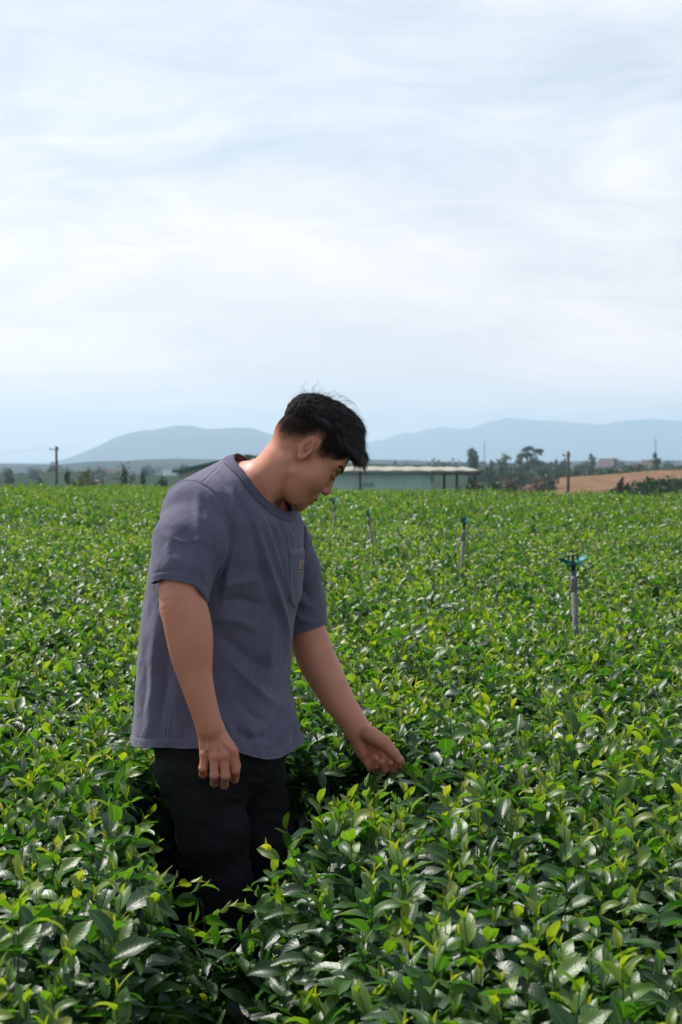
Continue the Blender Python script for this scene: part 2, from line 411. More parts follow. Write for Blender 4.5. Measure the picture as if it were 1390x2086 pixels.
def scatter():
    rng = np.random.RandomState(3); P_, I_, S_, R_ = [], [], [], []
    def band(y0, y1, dens, lod, sc, kindset, dz, wmul=1.0):
        yy = y0
        n = int((y1-y0)*(0.66*(y0+y1)/2+1.3)*dens*wmul)
        # sample depth with weight proportional to the visible width
        ys = np.sqrt(rng.rand(n)*(y1*y1-y0*y0)+y0*y0); xs = (rng.rand(n)*2-1)*(0.33*ys+0.65)
        ok = ys < far_edge(xs); xs, ys = xs[ok], ys[ok]
        h = canopy(xs, ys)
        g = gapdist(xs, ys)
        keep = (g > 0.0) | (rng.rand(len(xs)) < np.where(ys < 2.65, 0.12, 0.6))
        xs, ys, h, g = xs[keep], ys[keep], h[keep], g[keep]
        z = h + rng.uniform(dz[0], dz[1], len(xs))
        idx = np.array(kindset)[rng.randint(0, len(kindset), len(xs))] + 8*lod
        P_.append(np.stack([xs, ys, z], 1)); I_.append(idx); S_.append(sc*rng.uniform(0.75, 1.15, len(xs)))
        # lean outwards on the side walls of the gap
        e = 0.05; gx = (canopy(xs+e, ys)-canopy(xs-e, ys))/(2*e); gy = (canopy(xs, ys+e)-canopy(xs, ys-e))/(2*e)
        lx = np.clip(-gx, -0.9, 0.9)*0.9 + rng.normal(0, 0.20, len(xs)); ly = np.clip(-gy, -0.9, 0.9)*0.9 + rng.normal(0, 0.20, len(xs))
        wl = np.clip((ys-2.5)/.4, .25, 1) if y0 < 2 else 1
        R_.append(np.stack([-ly*wl, lx*wl, rng.uniform(0, 6.28, len(xs))], 1))
    band(1.15, 6.5, 450, 0, 0.93, [0, 1, 2, 3, 4, 5], (-0.14, -0.04))
    band(1.15, 6.5, 480, 0, 0.98, [5, 6, 7], (-0.19, -0.06))
    band(1.15, 6.5, 300, 1, 1.2, [5, 6, 7], (-0.32, -0.15))
    band(1.15, 4.5, 260, 1, 1.2, [5, 6, 7], (-0.50, -0.25))
    band(6.5, 15, 290, 0, 0.95, [0, 1, 2, 3, 4, 5], (-0.14, -0.04))
    band(6.5, 15, 230, 1, 1.2, [5, 6, 7], (-0.2, -0.08))
    band(15, 38, 120, 1, 1.3, [0, 1, 2, 3, 4, 5, 6], (-0.14, -0.03))
    band(15, 38, 70, 1, 1.6, [5, 6, 7], (-0.22, -0.1))
    # a few taller sprigs that overtop the clipped surface
    band(2.4, 12, 8, 0, 0.95, [0, 1, 2], (0.0, 0.06))
    # the field goes on to both sides
    n = 26000; ys = np.sqrt(rng.rand(n))*34; xs = (rng.rand(n)*2-1)*(2.5+0.75*ys); ok = (np.abs(xs) > 0.33*ys+0.62) & (ys < far_edge(xs)); xs, ys = xs[ok], ys[ok]
    P_.append(np.stack([xs, ys, canopy(xs, ys)+rng.uniform(-.16, -.04, len(xs))], 1)); I_.append(8+rng.randint(0, 8, len(xs))); S_.append(rng.uniform(1.2, 1.7, len(xs)))
    R_.append(np.stack([rng.normal(0, .2, len(xs)), rng.normal(0, .2, len(xs)), rng.uniform(0, 6.28, len(xs))], 1))
    return np.concatenate(P_), np.concatenate(I_), np.concatenate(S_), np.concatenate(R_)
pts, idx, scl, rot = scatter()
# the shoots around hand and legs keep clear of the body
def tea_clear(p):
    m = np.ones(len(p), bool)
    for (px, py, Y, r) in ((430, 1650, 3.42, .17), (500, 1650, 3.55, .17), (470, 1560, 3.5, .22), (440, 1560, 3.25, .08), (440, 1500, 3.26, .10)):
        c = P(px, py, Y); m &= np.hypot(p[:, 0]-c[0], p[:, 1]-c[1]) > r
    for (px, py, Y, r) in ((765, 1530, 3.60, .085), (735, 1490, 3.63, .09), (700, 1450, 3.66, .09), (805, 1548, 3.59, .05), (820, 1556, 3.585, .03)):
        c = P(px, py, Y); q = p[:, 2]+0.08-c[2]; m &= ~((np.hypot(p[:, 0]-c[0], p[:, 1]-c[1]) < r) & (q > -0.09))
    return m
# shoots under the reaching hand are bent down by it
_px, _py = PX(pts); lim = np.where((_px > 690) & (_px < 850) & (pts[:, 1] < 3.66) & (pts[:, 1] > 2.2), 1, 0) > 0
zl = np.array([P(a_, 1588, y_)[2] for a_, y_ in zip(_px[lim], pts[lim, 1])]) - 0.160
pts[lim, 2] = np.minimum(pts[lim, 2], zl)
ok = tea_clear(pts); pts, idx, scl, rot = pts[ok], idx[ok], scl[ok], rot[ok]
# the shoot he is about to pick, and two beside it
for (a_, b_, y_, k_, s_, r_) in ((829, 1556, 3.600, 3, .95, (.05, -.25, 1.0)), (846, 1566, 3.62, 0, .8, (.1, .1, 2.5)), (752, 1600, 3.56, 1, .8, (.2, .1, .5))):
    c_ = P(a_, b_, y_); c_[2] -= .10; pts = np.vstack([pts, c_]); idx = np.append(idx, k_); scl = np.append(scl, s_); rot = np.vstack([rot, r_])

tm = bpy.data.meshes.new('tea_foliage'); tm.vertices.add(len(pts)); tm.vertices.foreach_set('co', pts.astype(np.float32).ravel())
for an, ty, key, arr in (('idx', 'INT', 'value', idx.astype(np.int32)), ('scl', 'FLOAT', 'value', scl.astype(np.float32)), ('rot', 'FLOAT_VECTOR', 'vector', rot.astype(np.float32).ravel())):
    a = tm.attributes.new(an, ty, 'POINT'); a.data.foreach_set(key, arr)
tea = bpy.data.objects.new('tea_foliage', tm); C.objects.link(tea)
tag(tea, 'glossy green tea bushes with yellow-green new shoots covering the whole field', 'tea bushes', None, 'stuff')
ng = bpy.data.node_groups.new('tea_scatter', 'GeometryNodeTree')
ng.interface.new_socket('Geometry', in_out='INPUT', socket_type='NodeSocketGeometry')
ng.interface.new_socket('Geometry', in_out='OUTPUT', socket_type='NodeSocketGeometry')
gi = ng.nodes.new('NodeGroupInput'); go = ng.nodes.new('NodeGroupOutput')
iop = ng.nodes.new('GeometryNodeInstanceOnPoints'); iop.inputs['Pick Instance'].default_value = True
g2i = ng.nodes.new('GeometryNodeGeometryToInstance')
for o in reversed(protos):
    oi = ng.nodes.new('GeometryNodeObjectInfo'); oi.inputs['Object'].default_value = o
    ng.links.new(oi.outputs['Geometry'], g2i.inputs[0])
def nattr(name, ty):
    a = ng.nodes.new('GeometryNodeInputNamedAttribute'); a.data_type = ty; a.inputs['Name'].default_value = name; return a.outputs[0]
ng.links.new(gi.outputs[0], iop.inputs['Points']); ng.links.new(g2i.outputs[0], iop.inputs['Instance'])
ng.links.new(nattr('idx', 'INT'), iop.inputs['Instance Index'])
e2r = ng.nodes.new('FunctionNodeEulerToRotation'); ng.links.new(nattr('rot', 'FLOAT_VECTOR'), e2r.inputs[0]); ng.links.new(e2r.outputs[0], iop.inputs['Rotation'])
ng.links.new(nattr('scl', 'FLOAT'), iop.inputs['Scale']); ng.links.new(iop.outputs[0], go.inputs[0])
tea.modifiers.new('scatter', 'NODES').node_group = ng

# added dark sheet below the leaves, standing in for the shade inside the hedges
def sheet(name, x0, x1, y0, y1, nx, ny, zf, m, kind='structure', power=1.0):
    xs = np.linspace(x0, x1, nx); ys = y0 + (y1-y0)*np.linspace(0, 1, ny)**power
    X, Y = np.meshgrid(xs, ys); Z = zf(X.ravel(), Y.ravel()).reshape(X.shape)
    V = np.stack([X.ravel(), Y.ravel(), Z.ravel()], 1)
    i = np.arange(nx*ny).reshape(ny, nx)
    F = np.stack([i[:-1, :-1].ravel(), i[:-1, 1:].ravel(), i[1:, 1:].ravel(), i[1:, :-1].ravel()], 1)
    o = mesh_obj(name, V, F, m); o['kind'] = kind
    return o
hedge_shade_mat = mat('hedge_shade', (0.006, 0.012, 0.005), 0.95, 0.1, noise=(22, (0.022, 0.035, 0.012), 0.4, 0.75), bump=(40, 1.0, 0.05))
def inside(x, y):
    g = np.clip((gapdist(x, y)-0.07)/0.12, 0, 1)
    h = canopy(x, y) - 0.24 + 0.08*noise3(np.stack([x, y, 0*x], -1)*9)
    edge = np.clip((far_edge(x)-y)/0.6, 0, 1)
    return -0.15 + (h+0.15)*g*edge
hi_ = sheet('hedge_shade_sheet', -30, 30, 0.9, 40, 600, 480, inside, hedge_shade_mat, 'stuff', 1.9)
hi_['label'] = 'added dark sheet for the shade inside the tea hedges, below the leaves'; hi_['category'] = 'hedge twigs'

def ground_z(x, y):
    r = np.hypot(x, y)
    drop = -2.6*np.clip((r-30)/24, 0, 1)**1.3
    return drop - 13*np.clip((r-150)/800, 0, 1) + 0.012*noise3(np.stack([x, y, 0*x], -1)*3)*(r < 60)
gm = mat('field_ground', (0.022, 0.030, 0.014), 1.0, 0.0, noise=(0.02, (0.03, 0.05, 0.02), 0.42, 0.6))
def polar_ground():
    rr = np.concatenate([np.linspace(0.0, 60, 50), np.geomspace(63, 9000, 50)]); th = np.linspace(0, 2*math.pi, 97)[:-1]
    R, T = np.meshgrid(rr, th, indexing='ij'); X = (R*np.cos(T)).ravel(); Y = (R*np.sin(T)).ravel(); Z = ground_z(X, Y)
    i = np.arange(len(rr)*96).reshape(len(rr), 96); j = np.roll(i, -1, 1)
    F = np.stack([i[:-1].ravel(), i[1:].ravel(), j[1:].ravel(), j[:-1].ravel()], 1)
    o = mesh_obj('ground', np.stack([X, Y, Z], 1), F, gm); o['kind'] = 'structure'
polar_ground()
ns = sheet('soil', -3, 3, 0.2, 8, 60, 80, lambda x, y: 0.03+0.03*noise3(np.stack([x, y, 0*x], -1)*8), soil)
# ------------------------------------------------------------------ the man
# head frame: F forward, L his left, U up, in metres from the ear canal; the head is bowed 41 degrees and turned a little away
HP, HY, HR = rad(41), rad(9), rad(0)
Fv = np.array([math.cos(HP)*math.cos(HY), math.cos(HP)*math.sin(HY), -math.sin(HP)])
Lv = np.array([-math.sin(HY), math.cos(HY), 0.0]); Uv = np.cross(Fv, Lv)
HR_ = np.stack([Fv, Lv, Uv], 1)                     # columns
HO = P(617, 925, 3.50) - 0.0*Lv
def hw(f, s, u): return HO + HR_@(np.array([f, s, u])*0.01)
HCM = 0.01
def head(p):
    q = (p-HO)@HR_*100.0                            # centimetres
    a = np.abs(q[:, 1]); qs = q.copy(); qs[:, 1] = a   # mirrored for paired features
    d = ell(q, (0.45, 0, 4.3), (9.6, 7.45, 8.4))
    d = smin(d, ell(q, (-3.0, 0, 2.0), (6.2, 6.6, 6.0)), 2.5)       # occiput
    d = smin(d, ell(q, (4.0, 0, -1.6), (5.35, 6.5, 6.6)), 2.0)       # mid face
    d = smin(d, ell(q, (3.9, 0, -6.6), (5.1, 6.1, 4.9)), 2.2)       # jaw
    d = smin(d, rcone(qs, (0.8, 5.3, -5.2), (5.8, 3.2, -9.4), 1.5, 1.4), 2.2)
    d = smin(d, ell(q, (7.5, 0, -9.9), (1.75, 2.4, 1.75)), 1.4)     # chin
    d = smin(d, ell(qs, (5.0, 4.1, -3.1), (3.5, 3.1, 3.5)), 1.8)    # cheeks
    d = smin(d, rcone(qs, (9.15, 0.8, 2.9), (7.6, 4.3, 3.1), 1.0, 1.0), 1.5)   # brow
    d = smax(d, -ell(qs, (10.3, 3.0, 0.9), (2.0, 2.1, 1.25)), 1.0)   # sockets
    d = smin(d, ell(qs, (7.65, 3.05, 0.95), (1.35, 1.55, 1.2)), 0.35)  # closed lid
    lid = rcone(qs, (9.05, 2.2, 0.25), (8.2, 4.4, 0.35), 0.10, 0.10)
    d = smax(d, -lid, 0.25)
    d = smin(d, ell(q, (7.6, 0, -6.6), (2.3, 3.0, 2.9)), 1.2)       # muzzle
    d = smin(d, rcone(q, (9.0, 0, 1.2), (10.55, 0, -2.7), 0.72, 0.92), 1.1)   # nose ridge
    d = smin(d, rcone(q, (10.2, 0, -2.9), (10.35, 0, -3.3), 1.0, 0.95), 0.6)
    d = smin(d, ell(qs, (9.55, 1.25, -3.5), (1.05, 0.62, 0.80)), 0.45)
    d = smax(d, -ell(qs, (10.1, 0.62, -4.35), (0.55, 0.32, 0.4)), 0.3)   # nostrils
    d = smin(d, ell(q, (9.15, 0, -6.25), (1.22, 2.4, 0.66)), 0.35)  # lips
    d = smin(d, ell(q, (8.75, 0, -7.75), (1.12, 2.2, 0.68)), 0.35)
    d = smax(d, -rcone(qs, (10.1, 0, -7.0), (8.3, 2.7, -7.15), 0.16, 0.08), 0.25)
    d = smax(d, -ell(q, (9.9, 0, -8.75), (0.7, 1.5, 0.45)), 0.6)
    # ears
    t = rad(20); ct, st = math.cos(t), math.sin(t)
    e = qs - np.array([-0.9, 7.35, 0.75])
    e = np.stack([e[:, 0]*ct + e[:, 1]*st, -e[:, 0]*st + e[:, 1]*ct, e[:, 2]], 1)   # flare the rear edge outwards
    lean = rad(8); cl, sl = math.cos(lean), math.sin(lean)
    e = np.stack([e[:, 0]*cl + e[:, 2]*sl, e[:, 1], -e[:, 0]*sl + e[:, 2]*cl], 1)
    ear = ell(e, (0, 0.1, 0), (1.65, 0.42, 3.0))
    ear = smax(ear, -ell(e, (0.22, 0.70, 0.3), (1.08, 0.85, 2.05)), 0.2)
    an = np.linspace(rad(-25), rad(235), 12)
    hx = [(1.42*math.cos(x), 0.38, 2.75*math.sin(x)*(1 if math.sin(x) > 0 else .8)) for x in an]
    ear = smin(ear, chain(e, hx, [0.26]*12, 0.15), 0.2)
    an2 = [(-0.25, .38, 1.7), (-0.75, .42, .9), (-0.8, .42, 0), (-0.45, .4, -.95), (0.2, .35, -1.2)]
    ear = smin(ear, chain(e, an2, [0.18, .2, .22, .2, .18], 0.1), 0.25)
    ear = smax(ear, -ell(e, (0.15, 0.45, -0.3), (0.6, 0.75, 0.85)), 0.2)      # concha
    ear = smin(ear, ell(e, (1.0, 0.25, -0.5), (0.42, 0.35, 0.6)), 0.2)        # tragus
    ear = smin(ear, ell(e, (-0.05, 0.2, -2.35), (0.72, 0.33, 0.75)), 0.4)     # lobe
    d = smin(d, ear, 0.28)
    return d*0.01

# limbs (joint positions surveyed from the photograph, radii in metres)
def Q(*a): return P(*a)
NECK = [(Q(596, 925, 3.50), .062), (Q(560, 968, 3.50), .062), (Q(520, 1000, 3.52), .066), (Q(482, 1050, 3.54), .085)]
ARM_R = [(Q(404, 1040, 3.38), .066), (Q(383, 1120, 3.31), .061), (Q(372, 1205, 3.265), .0545), (Q(375, 1255, 3.25), .0500),
         (Q(386, 1325, 3.245), .0455), (Q(400, 1385, 3.24), .0385), (Q(415, 1440, 3.235), .0325), (Q(428, 1482, 3.235), .0305)]
ARM_L = [(Q(583, 1100, 3.70), .062), (Q(598, 1190, 3.73), .056), (Q(621, 1270, 3.73), .051), (Q(642, 1334, 3.715), .0515), (Q(665, 1380, 3.70), .0480),
         (Q(689, 1424, 3.68), .0415), (Q(711, 1458, 3.66), .0365), (Q(729, 1484, 3.645), .0335)]
YAW = rad(-25)
Ab = np.array([math.cos(YAW), math.sin(YAW), 0]); Bb = np.array([-math.sin(YAW), math.cos(YAW), 0])   # chest forward, his left
def spline(L, n=4):
    """a smooth run of balls through the joints, so that limbs taper without lumps"""
    A = np.array([np.r_[a, r] for a, r in L]); A = np.concatenate([[2*A[0]-A[1]], A, [2*A[-1]-A[-2]]]); out = []
    for i in range(1, len(A)-2):
        for t in np.arange(n)/n:
            out.append(0.5*(2*A[i]+(A[i+1]-A[i-1])*t+(2*A[i-1]-5*A[i]+4*A[i+1]-A[i+2])*t*t+(3*A[i]-A[i-1]-3*A[i+1]+A[i+2])*t**3))
    out.append(A[-2]); return np.array(out)
_spl = {}
def pchain(p, L, k=0):
    key = id(L)
    if key not in _spl: _spl[key] = spline(L)
    A = _spl[key]; lo = A[:, :3].min(0)-.22; hi = A[:, :3].max(0)+.22
    d = np.maximum(np.linalg.norm(np.maximum(np.maximum(lo-p, p-hi), 0), axis=1), .14)
    m = ((p > lo) & (p < hi)).all(1); q = p[m]
    if len(q):
        e = None
        for i in range(len(A)-1):
            f = rcone(q, A[i, :3], A[i+1, :3], A[i, 3], A[i+1, 3]); e = f if e is None else np.minimum(e, f)
        d[m] = np.minimum(e, .14)
    return d

FR = {  # right hand: back of the hand to the camera, fingers curled away
 'index':  [(471, 1532, 3.232, .0118), (479, 1569, 3.236, .0106), (478, 1587, 3.262, .0094), (476, 1580, 3.283, .0080)],
 'middle': [(457, 1541, 3.222, .0120), (459, 1580, 3.220, .0108), (457, 1599, 3.247, .0096), (455, 1592, 3.270, .0082)],
 'ring':   [(437, 1543, 3.222, .0115), (437, 1579, 3.218, .0104), (437, 1595, 3.246, .0092), (437, 1588, 3.268, .0080)],
 'little': [(418, 1536, 3.232, .0105), (414, 1565, 3.228, .0095), (414, 1577, 3.250, .0085), (417, 1575, 3.270, .0072)],
 'thumb':  [(452, 1500, 3.255, .0150), (474, 1530, 3.278, .0130), (481, 1560, 3.285, .0108), (480, 1582, 3.285, .0090)]}
FL = {  # left hand: palm to the camera, thumb over the index finger, the others curled
 'thumb':  [(755, 1496, 3.608, .0215), (782, 1513, 3.596, .0180), (803, 1535, 3.590, .0132), (815, 1549, 3.588, .0108), (819.5, 1554, 3.589, .0078)],
 'index':  [(792, 1528, 3.640, .0135), (810, 1556, 3.646, .0118), (820, 1566, 3.628, .0100), (820, 1563, 3.606, .0080)],
 'middle': [(778, 1541, 3.638, .0135), (797, 1568, 3.632, .0120), (802, 1566, 3.610, .0108), (797, 1554, 3.594, .0094)],
 'ring':   [(762, 1548, 3.634, .0130), (779, 1571, 3.626, .0118), (785, 1566, 3.604, .0108), (779, 1552, 3.591, .0094)],
 'little': [(746, 1547, 3.628, .0128), (757, 1564, 3.620, .0112), (767, 1559, 3.600, .0100), (767, 1545, 3.590, .0084)]}
def fingers(p, D, k=0.004):
    ds = {}
    for n, c in D.items():
        d = None
        for i in range(len(c)-1):
            e = rcone(p, Q(*c[i][:3]), Q(*c[i+1][:3]), c[i][3], c[i+1][3]); d = e if d is None else smin(d, e, 0.0035)
        for i in range(1, len(c)-1):                         # knuckle swellings
            e = np.linalg.norm(p-Q(*c[i][:3]), axis=1)-c[i][3]*1.015; d = smin(d, e, 0.003)
        ds[n] = d
    out = None
    for n, d in ds.items(): out = d if out is None else smin(out, d, 0.0012)
    return out, ds
def hand_r(p):
    f, ds = fingers(p, FR)
    w1, w2 = Q(441, 1484, 3.237), Q(417, 1484, 3.240)
    palm = rcone(p, w1, Q(471, 1532, 3.236), .0165, .0135)
    palm = smin(palm, rcone(p, w1*.65+w2*.35, Q(457, 1540, 3.228), .0180, .0138), .010)
    palm = smin(palm, rcone(p, w1*.35+w2*.65, Q(437, 1542, 3.228), .0180, .0132), .010)
    palm = smin(palm, rcone(p, w2, Q(418, 1535, 3.236), .0165, .0125), .010)
    for (x, y, z) in ((471, 1530, 3.226), (457, 1539, 3.216), (437, 1541, 3.217), (419, 1535, 3.226)):
        palm = smin(palm, np.linalg.norm(p-Q(x, y, z), axis=1)-.0078, .006)     # knuckles
    for (x, y) in ((468, 1525), (456, 1532), (438, 1534), (421, 1528)):          # tendons on the back
        palm = smin(palm, rcone(p, Q(431+(x-440)*.25, 1492, 3.222), Q(x, y, 3.218), .0022, .0032), .006)
    th = rcone(p, Q(444, 1492, 3.250), Q(468, 1526, 3.272), .017, .0145)
    palm = smin(palm, th, .012)
    return smin(palm, f, .006)
def hand_l(p):
    f, ds = fingers(p, FL)
    w1, w2 = Q(742, 1484, 3.645), Q(717, 1490, 3.645)
    palm = rcone(p, w1, Q(792, 1525, 3.645), .0170, .0130)
    palm = smin(palm, rcone(p, w1*.65+w2*.35, Q(779, 1538, 3.648), .0195, .0150), .010)
    palm = smin(palm, rcone(p, w1*.35+w2*.65, Q(763, 1546, 3.646), .0195, .0150), .010)
    palm = smin(palm, rcone(p, w2, Q(744, 1542, 3.638), .0190, .0150), .010)
    palm = smin(palm, rcone(p, Q(729, 1503, 3.630), Q(741, 1535, 3.626), .0170, .0160), .010)     # little-finger heel
    palm = smin(palm, rcone(p, Q(748, 1494, 3.620), Q(780, 1513, 3.604), .0210, .0190), .008)     # ball of the thumb
    palm = smax(palm, -ell(p, Q(763, 1528, 3.608), (.014, .014, .011)), .008)
    return smin(palm, f, .0045)

TL = {}   # torso outline: py -> left x, right x at the mid plane, half width across
for y, xl, xr, b in ((930, 470, 494, .02), (944, 440, 512, .055), (958, 412, 530, .095), (975, 386, 548, .135), (1000, 362, 568, .170), (1030, 345, 590, .190), (1060, 335, 603, .200),
                     (1130, 315, 611, .203), (1200, 303, 607, .203), (1280, 294, 592, .203), (1350, 290, 586, .205), (1400, 286, 585, .208),
                     (1440, 283, 594, .212), (1510, 276, 611, .220), (1560, 272, 620, .224)):
    z = Q(695, y, 3.52)[2]; TL[z] = (Q(xl, y, 3.52)[0], Q(xr, y, 3.52)[0], b)
_zs = np.array(sorted(TL)); _tv = np.array([TL[z] for z in _zs])
def torso(p, grow=0.0):
    z = p[:, 2]; xl = np.interp(z, _zs, _tv[:, 0]); xr = np.interp(z, _zs, _tv[:, 1]); b = np.interp(z, _zs, _tv[:, 2])
    w = (xr-xl)/2; a = np.sqrt(np.maximum(w*w-(b*math.sin(YAW))**2, 1e-4))/math.cos(YAW)
    cx = (xr+xl)/2; cy = 3.53 + 0*cx
    dx_ = p[:, 0]-cx; dy_ = p[:, 1]-cy
    u = (dx_*Ab[0]+dy_*Ab[1]); v = (dx_*Bb[0]+dy_*Bb[1])
    k = (np.abs(u/a)**2.25+np.abs(v/b)**2.25)**(1/2.25)
    d = (k-1)*np.minimum(a, b)
    top = z - Q(600, 941, 3.5)[2]
    d = smax(d*(1-.25*np.clip((top+.20)/.12, 0, 1)), top, 0.05)
    return d - grow
SH_R, SH_L, NB = Q(402, 1046, 3.385), Q(580, 1110, 3.68), Q(497, 1004, 3.53)
def shoulders(p, g=0.0):
    d = rcone(p, SH_R, NB, .072+g, .083+g)
    return smin(d, rcone(p, SH_L, NB, .064+g, .082+g), .03)
def smooth_torso(p):
    return smin(torso(p), shoulders(p), 0.045)

HIPC = Q(452, 1545, 3.53)
def legs(p, g=0.0):
    d = ell(p, Q(452, 1515, 3.53), (.165+g, .19+g, .14+g))
    R = [(Q(402, 1570, 3.44), .098), (Q(437, 1700, 3.43), .082), (Q(462, 1810, 3.42), .062), (Q(462, 1930, 3.43), .056), (Q(468, 2100, 3.44), .042)]
    L_ = [(Q(505, 1570, 3.62), .096), (Q(532, 1700, 3.62), .080), (Q(545, 1810, 3.62), .061), (Q(540, 1930, 3.63), .055), (Q(540, 2080, 3.64), .042)]
    for c in (R, L_):
        d = smin(d, chain(p, [a for a, r in c], [r+g for a, r in c], .03), .04)
    return d
def feet(p):
    d = None
    for (x, y, Y) in ((468, 2125, 3.44), (540, 2100, 3.64)):
        a = Q(x, y, Y); a[2] = 0.075; b_ = a + Ab*0.16 - np.array([0, 0, .03]); h_ = a - Ab*0.06 - np.array([0, 0, .03])
        e = smin(rcone(p, a, b_, .045, .038), rcone(p, a, h_, .045, .040), .02); d = e if d is None else np.minimum(d, e)
    return d
def bbox_eval(p, fn, c, r, d):
    """union fn into d only where it can matter"""
    m = ((p-c)**2).sum(1) < r*r
    if m.any():
        d = d.copy(); d[m] = fn(p[m], d[m])
    return d
WR, WL = Q(432, 1500, 3.24), Q(760, 1515, 3.63)
def body(p):
    d = smin(smax(torso(p)+.024, HIPC[2]+.13-p[:, 2], .06), shoulders(p, -.012), .03)
    d = smin(d, pchain(p, NECK, .03), .02)
    d = smin(d, pchain(p, ARM_R, .02), .02)
    # elbow bone and forearm muscle
    d = smin(d, np.linalg.norm(p-Q(349, 1246, 3.262), axis=1)-.018, .022)
    d = smin(d, ell(p, Q(397, 1300, 3.243), (.040, .036, .09)), .025)
    d = smin(d, pchain(p, ARM_L, .02), .02)
    d = smin(d, legs(p, -.012), .03)
    d = smin(d, feet(p)+.006, .01)
    d = bbox_eval(p, lambda q, e: smin(e, head(q), .012), HO+Fv*.02, .24, d)
    # sternomastoid
    d = bbox_eval(p, lambda q, e: smin(e, rcone(q, hw(-2.0, -4.4, -4.2), Q(545, 1022, 3.46), .011, .010), .026), HO, .25, d)
    d = bbox_eval(p, lambda q, e: smin(e, hand_r(q), .010), WR, .16, d)
    d = bbox_eval(p, lambda q, e: smin(e, hand_l(q), .010), WL, .16, d)
    return d

def skin_material():
    m = bpy.data.materials.new('skin'); m.use_nodes = True; t = m.node_tree; b = t.nodes['Principled BSDF']
    tcn = N(t, 'ShaderNodeTexCoord')
    n = N(t, 'ShaderNodeTexNoise', inp={'Scale': 28.0, 'Detail': 5.0, 'Roughness': 0.6}); t.links.new(tcn.outputs['Object'], n.inputs['Vector'])
    r = N(t, 'ShaderNodeValToRGB'); t.links.new(n.outputs[0], r.inputs[0])
    r.color_ramp.elements[0].position = 0.30; r.color_ramp.elements[0].color = (0.54, 0.212, 0.125, 1)
    r.color_ramp.elements[1].position = 0.72; r.color_ramp.elements[1].color = (0.62, 0.272, 0.172, 1)
    nl_ = N(t, 'ShaderNodeTexNoise', inp={'Scale': 7.0, 'Detail': 3.0}); t.links.new(tcn.outputs['Object'], nl_.inputs['Vector'])
    rl_ = N(t, 'ShaderNodeMapRange', inp={1: 0.4, 2: 0.72, 3: 0.0, 4: 0.35}); t.links.new(nl_.outputs[0], rl_.inputs[0])
    m0 = N(t, 'ShaderNodeMix', data_type='RGBA', inp={7: (0.46, 0.145, 0.095, 1)}); t.links.new(r.outputs[0], m0.inputs[6]); t.links.new(rl_.outputs[0], m0.inputs[0]); r = m0
    red = N(t, 'ShaderNodeAttribute', attribute_name='red')
    m1 = N(t, 'ShaderNodeMix', data_type='RGBA', inp={7: (0.44, 0.12, 0.095, 1)}); t.links.new(r.outputs[2], m1.inputs[6]); t.links.new(red.outputs['Fac'], m1.inputs[0])
    # cropped hair on the scalp, fading downwards
    st = N(t, 'ShaderNodeAttribute', attribute_name='stubble')
    n2 = N(t, 'ShaderNodeTexNoise', inp={'Scale': 900.0, 'Detail': 2.0}); t.links.new(tcn.outputs['Object'], n2.inputs['Vector'])
    ma = N(t, 'ShaderNodeMath', operation='SUBTRACT', inp={1: 0.5}); t.links.new(n2.outputs[0], ma.inputs[0])
    mb_ = N(t, 'ShaderNodeMath', operation='MULTIPLY_ADD', inp={1: 0.9}); t.links.new(ma.outputs[0], mb_.inputs[0]); t.links.new(st.outputs['Fac'], mb_.inputs[2])
    mu = N(t, 'ShaderNodeMath', operation='MULTIPLY', use_clamp=True); t.links.new(mb_.outputs[0], mu.inputs[0])
    stp = N(t, 'ShaderNodeMapRange', inp={1: 0.0, 2: 0.12, 3: 0.0, 4: 1.0}); t.links.new(st.outputs['Fac'], stp.inputs[0]); t.links.new(stp.outputs[0], mu.inputs[1])
    m2 = N(t, 'ShaderNodeMix', data_type='RGBA', inp={7: (0.012, 0.010, 0.010, 1)}); t.links.new(m1.outputs[2], m2.inputs[6]); t.links.new(mu.outputs[0], m2.inputs[0])
    t.links.new(m2.outputs[2], b.inputs['Base Color'])
    sk = N(t, 'ShaderNodeMapRange', inp={1: 0.0, 2: 0.6, 3: 0.42, 4: 0.0}); t.links.new(st.outputs['Fac'], sk.inputs[0]); t.links.new(sk.outputs[0], b.inputs['Specular IOR Level'])
    b.inputs['Roughness'].default_value = 0.5; b.inputs['Specular IOR Level'].default_value = 0.3
    b.inputs['Subsurface Weight'].default_value = 0.12; b.inputs['Subsurface Radius'].default_value = (1.0, 0.35, 0.2); b.inputs['Subsurface Scale'].default_value = 0.008
    n3 = N(t, 'ShaderNodeTexNoise', inp={'Scale': 380.0, 'Detail': 3.0}); t.links.new(tcn.outputs['Object'], n3.inputs['Vector'])
    bp = N(t, 'ShaderNodeBump', inp={'Strength': 0.35, 'Distance': 0.0012}); t.links.new(n3.outputs[0], bp.inputs['Height']); t.links.new(bp.outputs[0], b.inputs['Normal'])
    return m
SKIN = skin_material()
HIP = Q(455, 1545, 3.53); man_loc = (HIP[0], HIP[1], 0.0)
man = empty('person', man_loc, 'young man in faded grey-blue t-shirt and black trousers, head bowed, touching the tea leaves', 'person')
def place(o):
    o.parent = man; o.matrix_parent_inverse = Matrix.Translation(man_loc).inverted(); return o

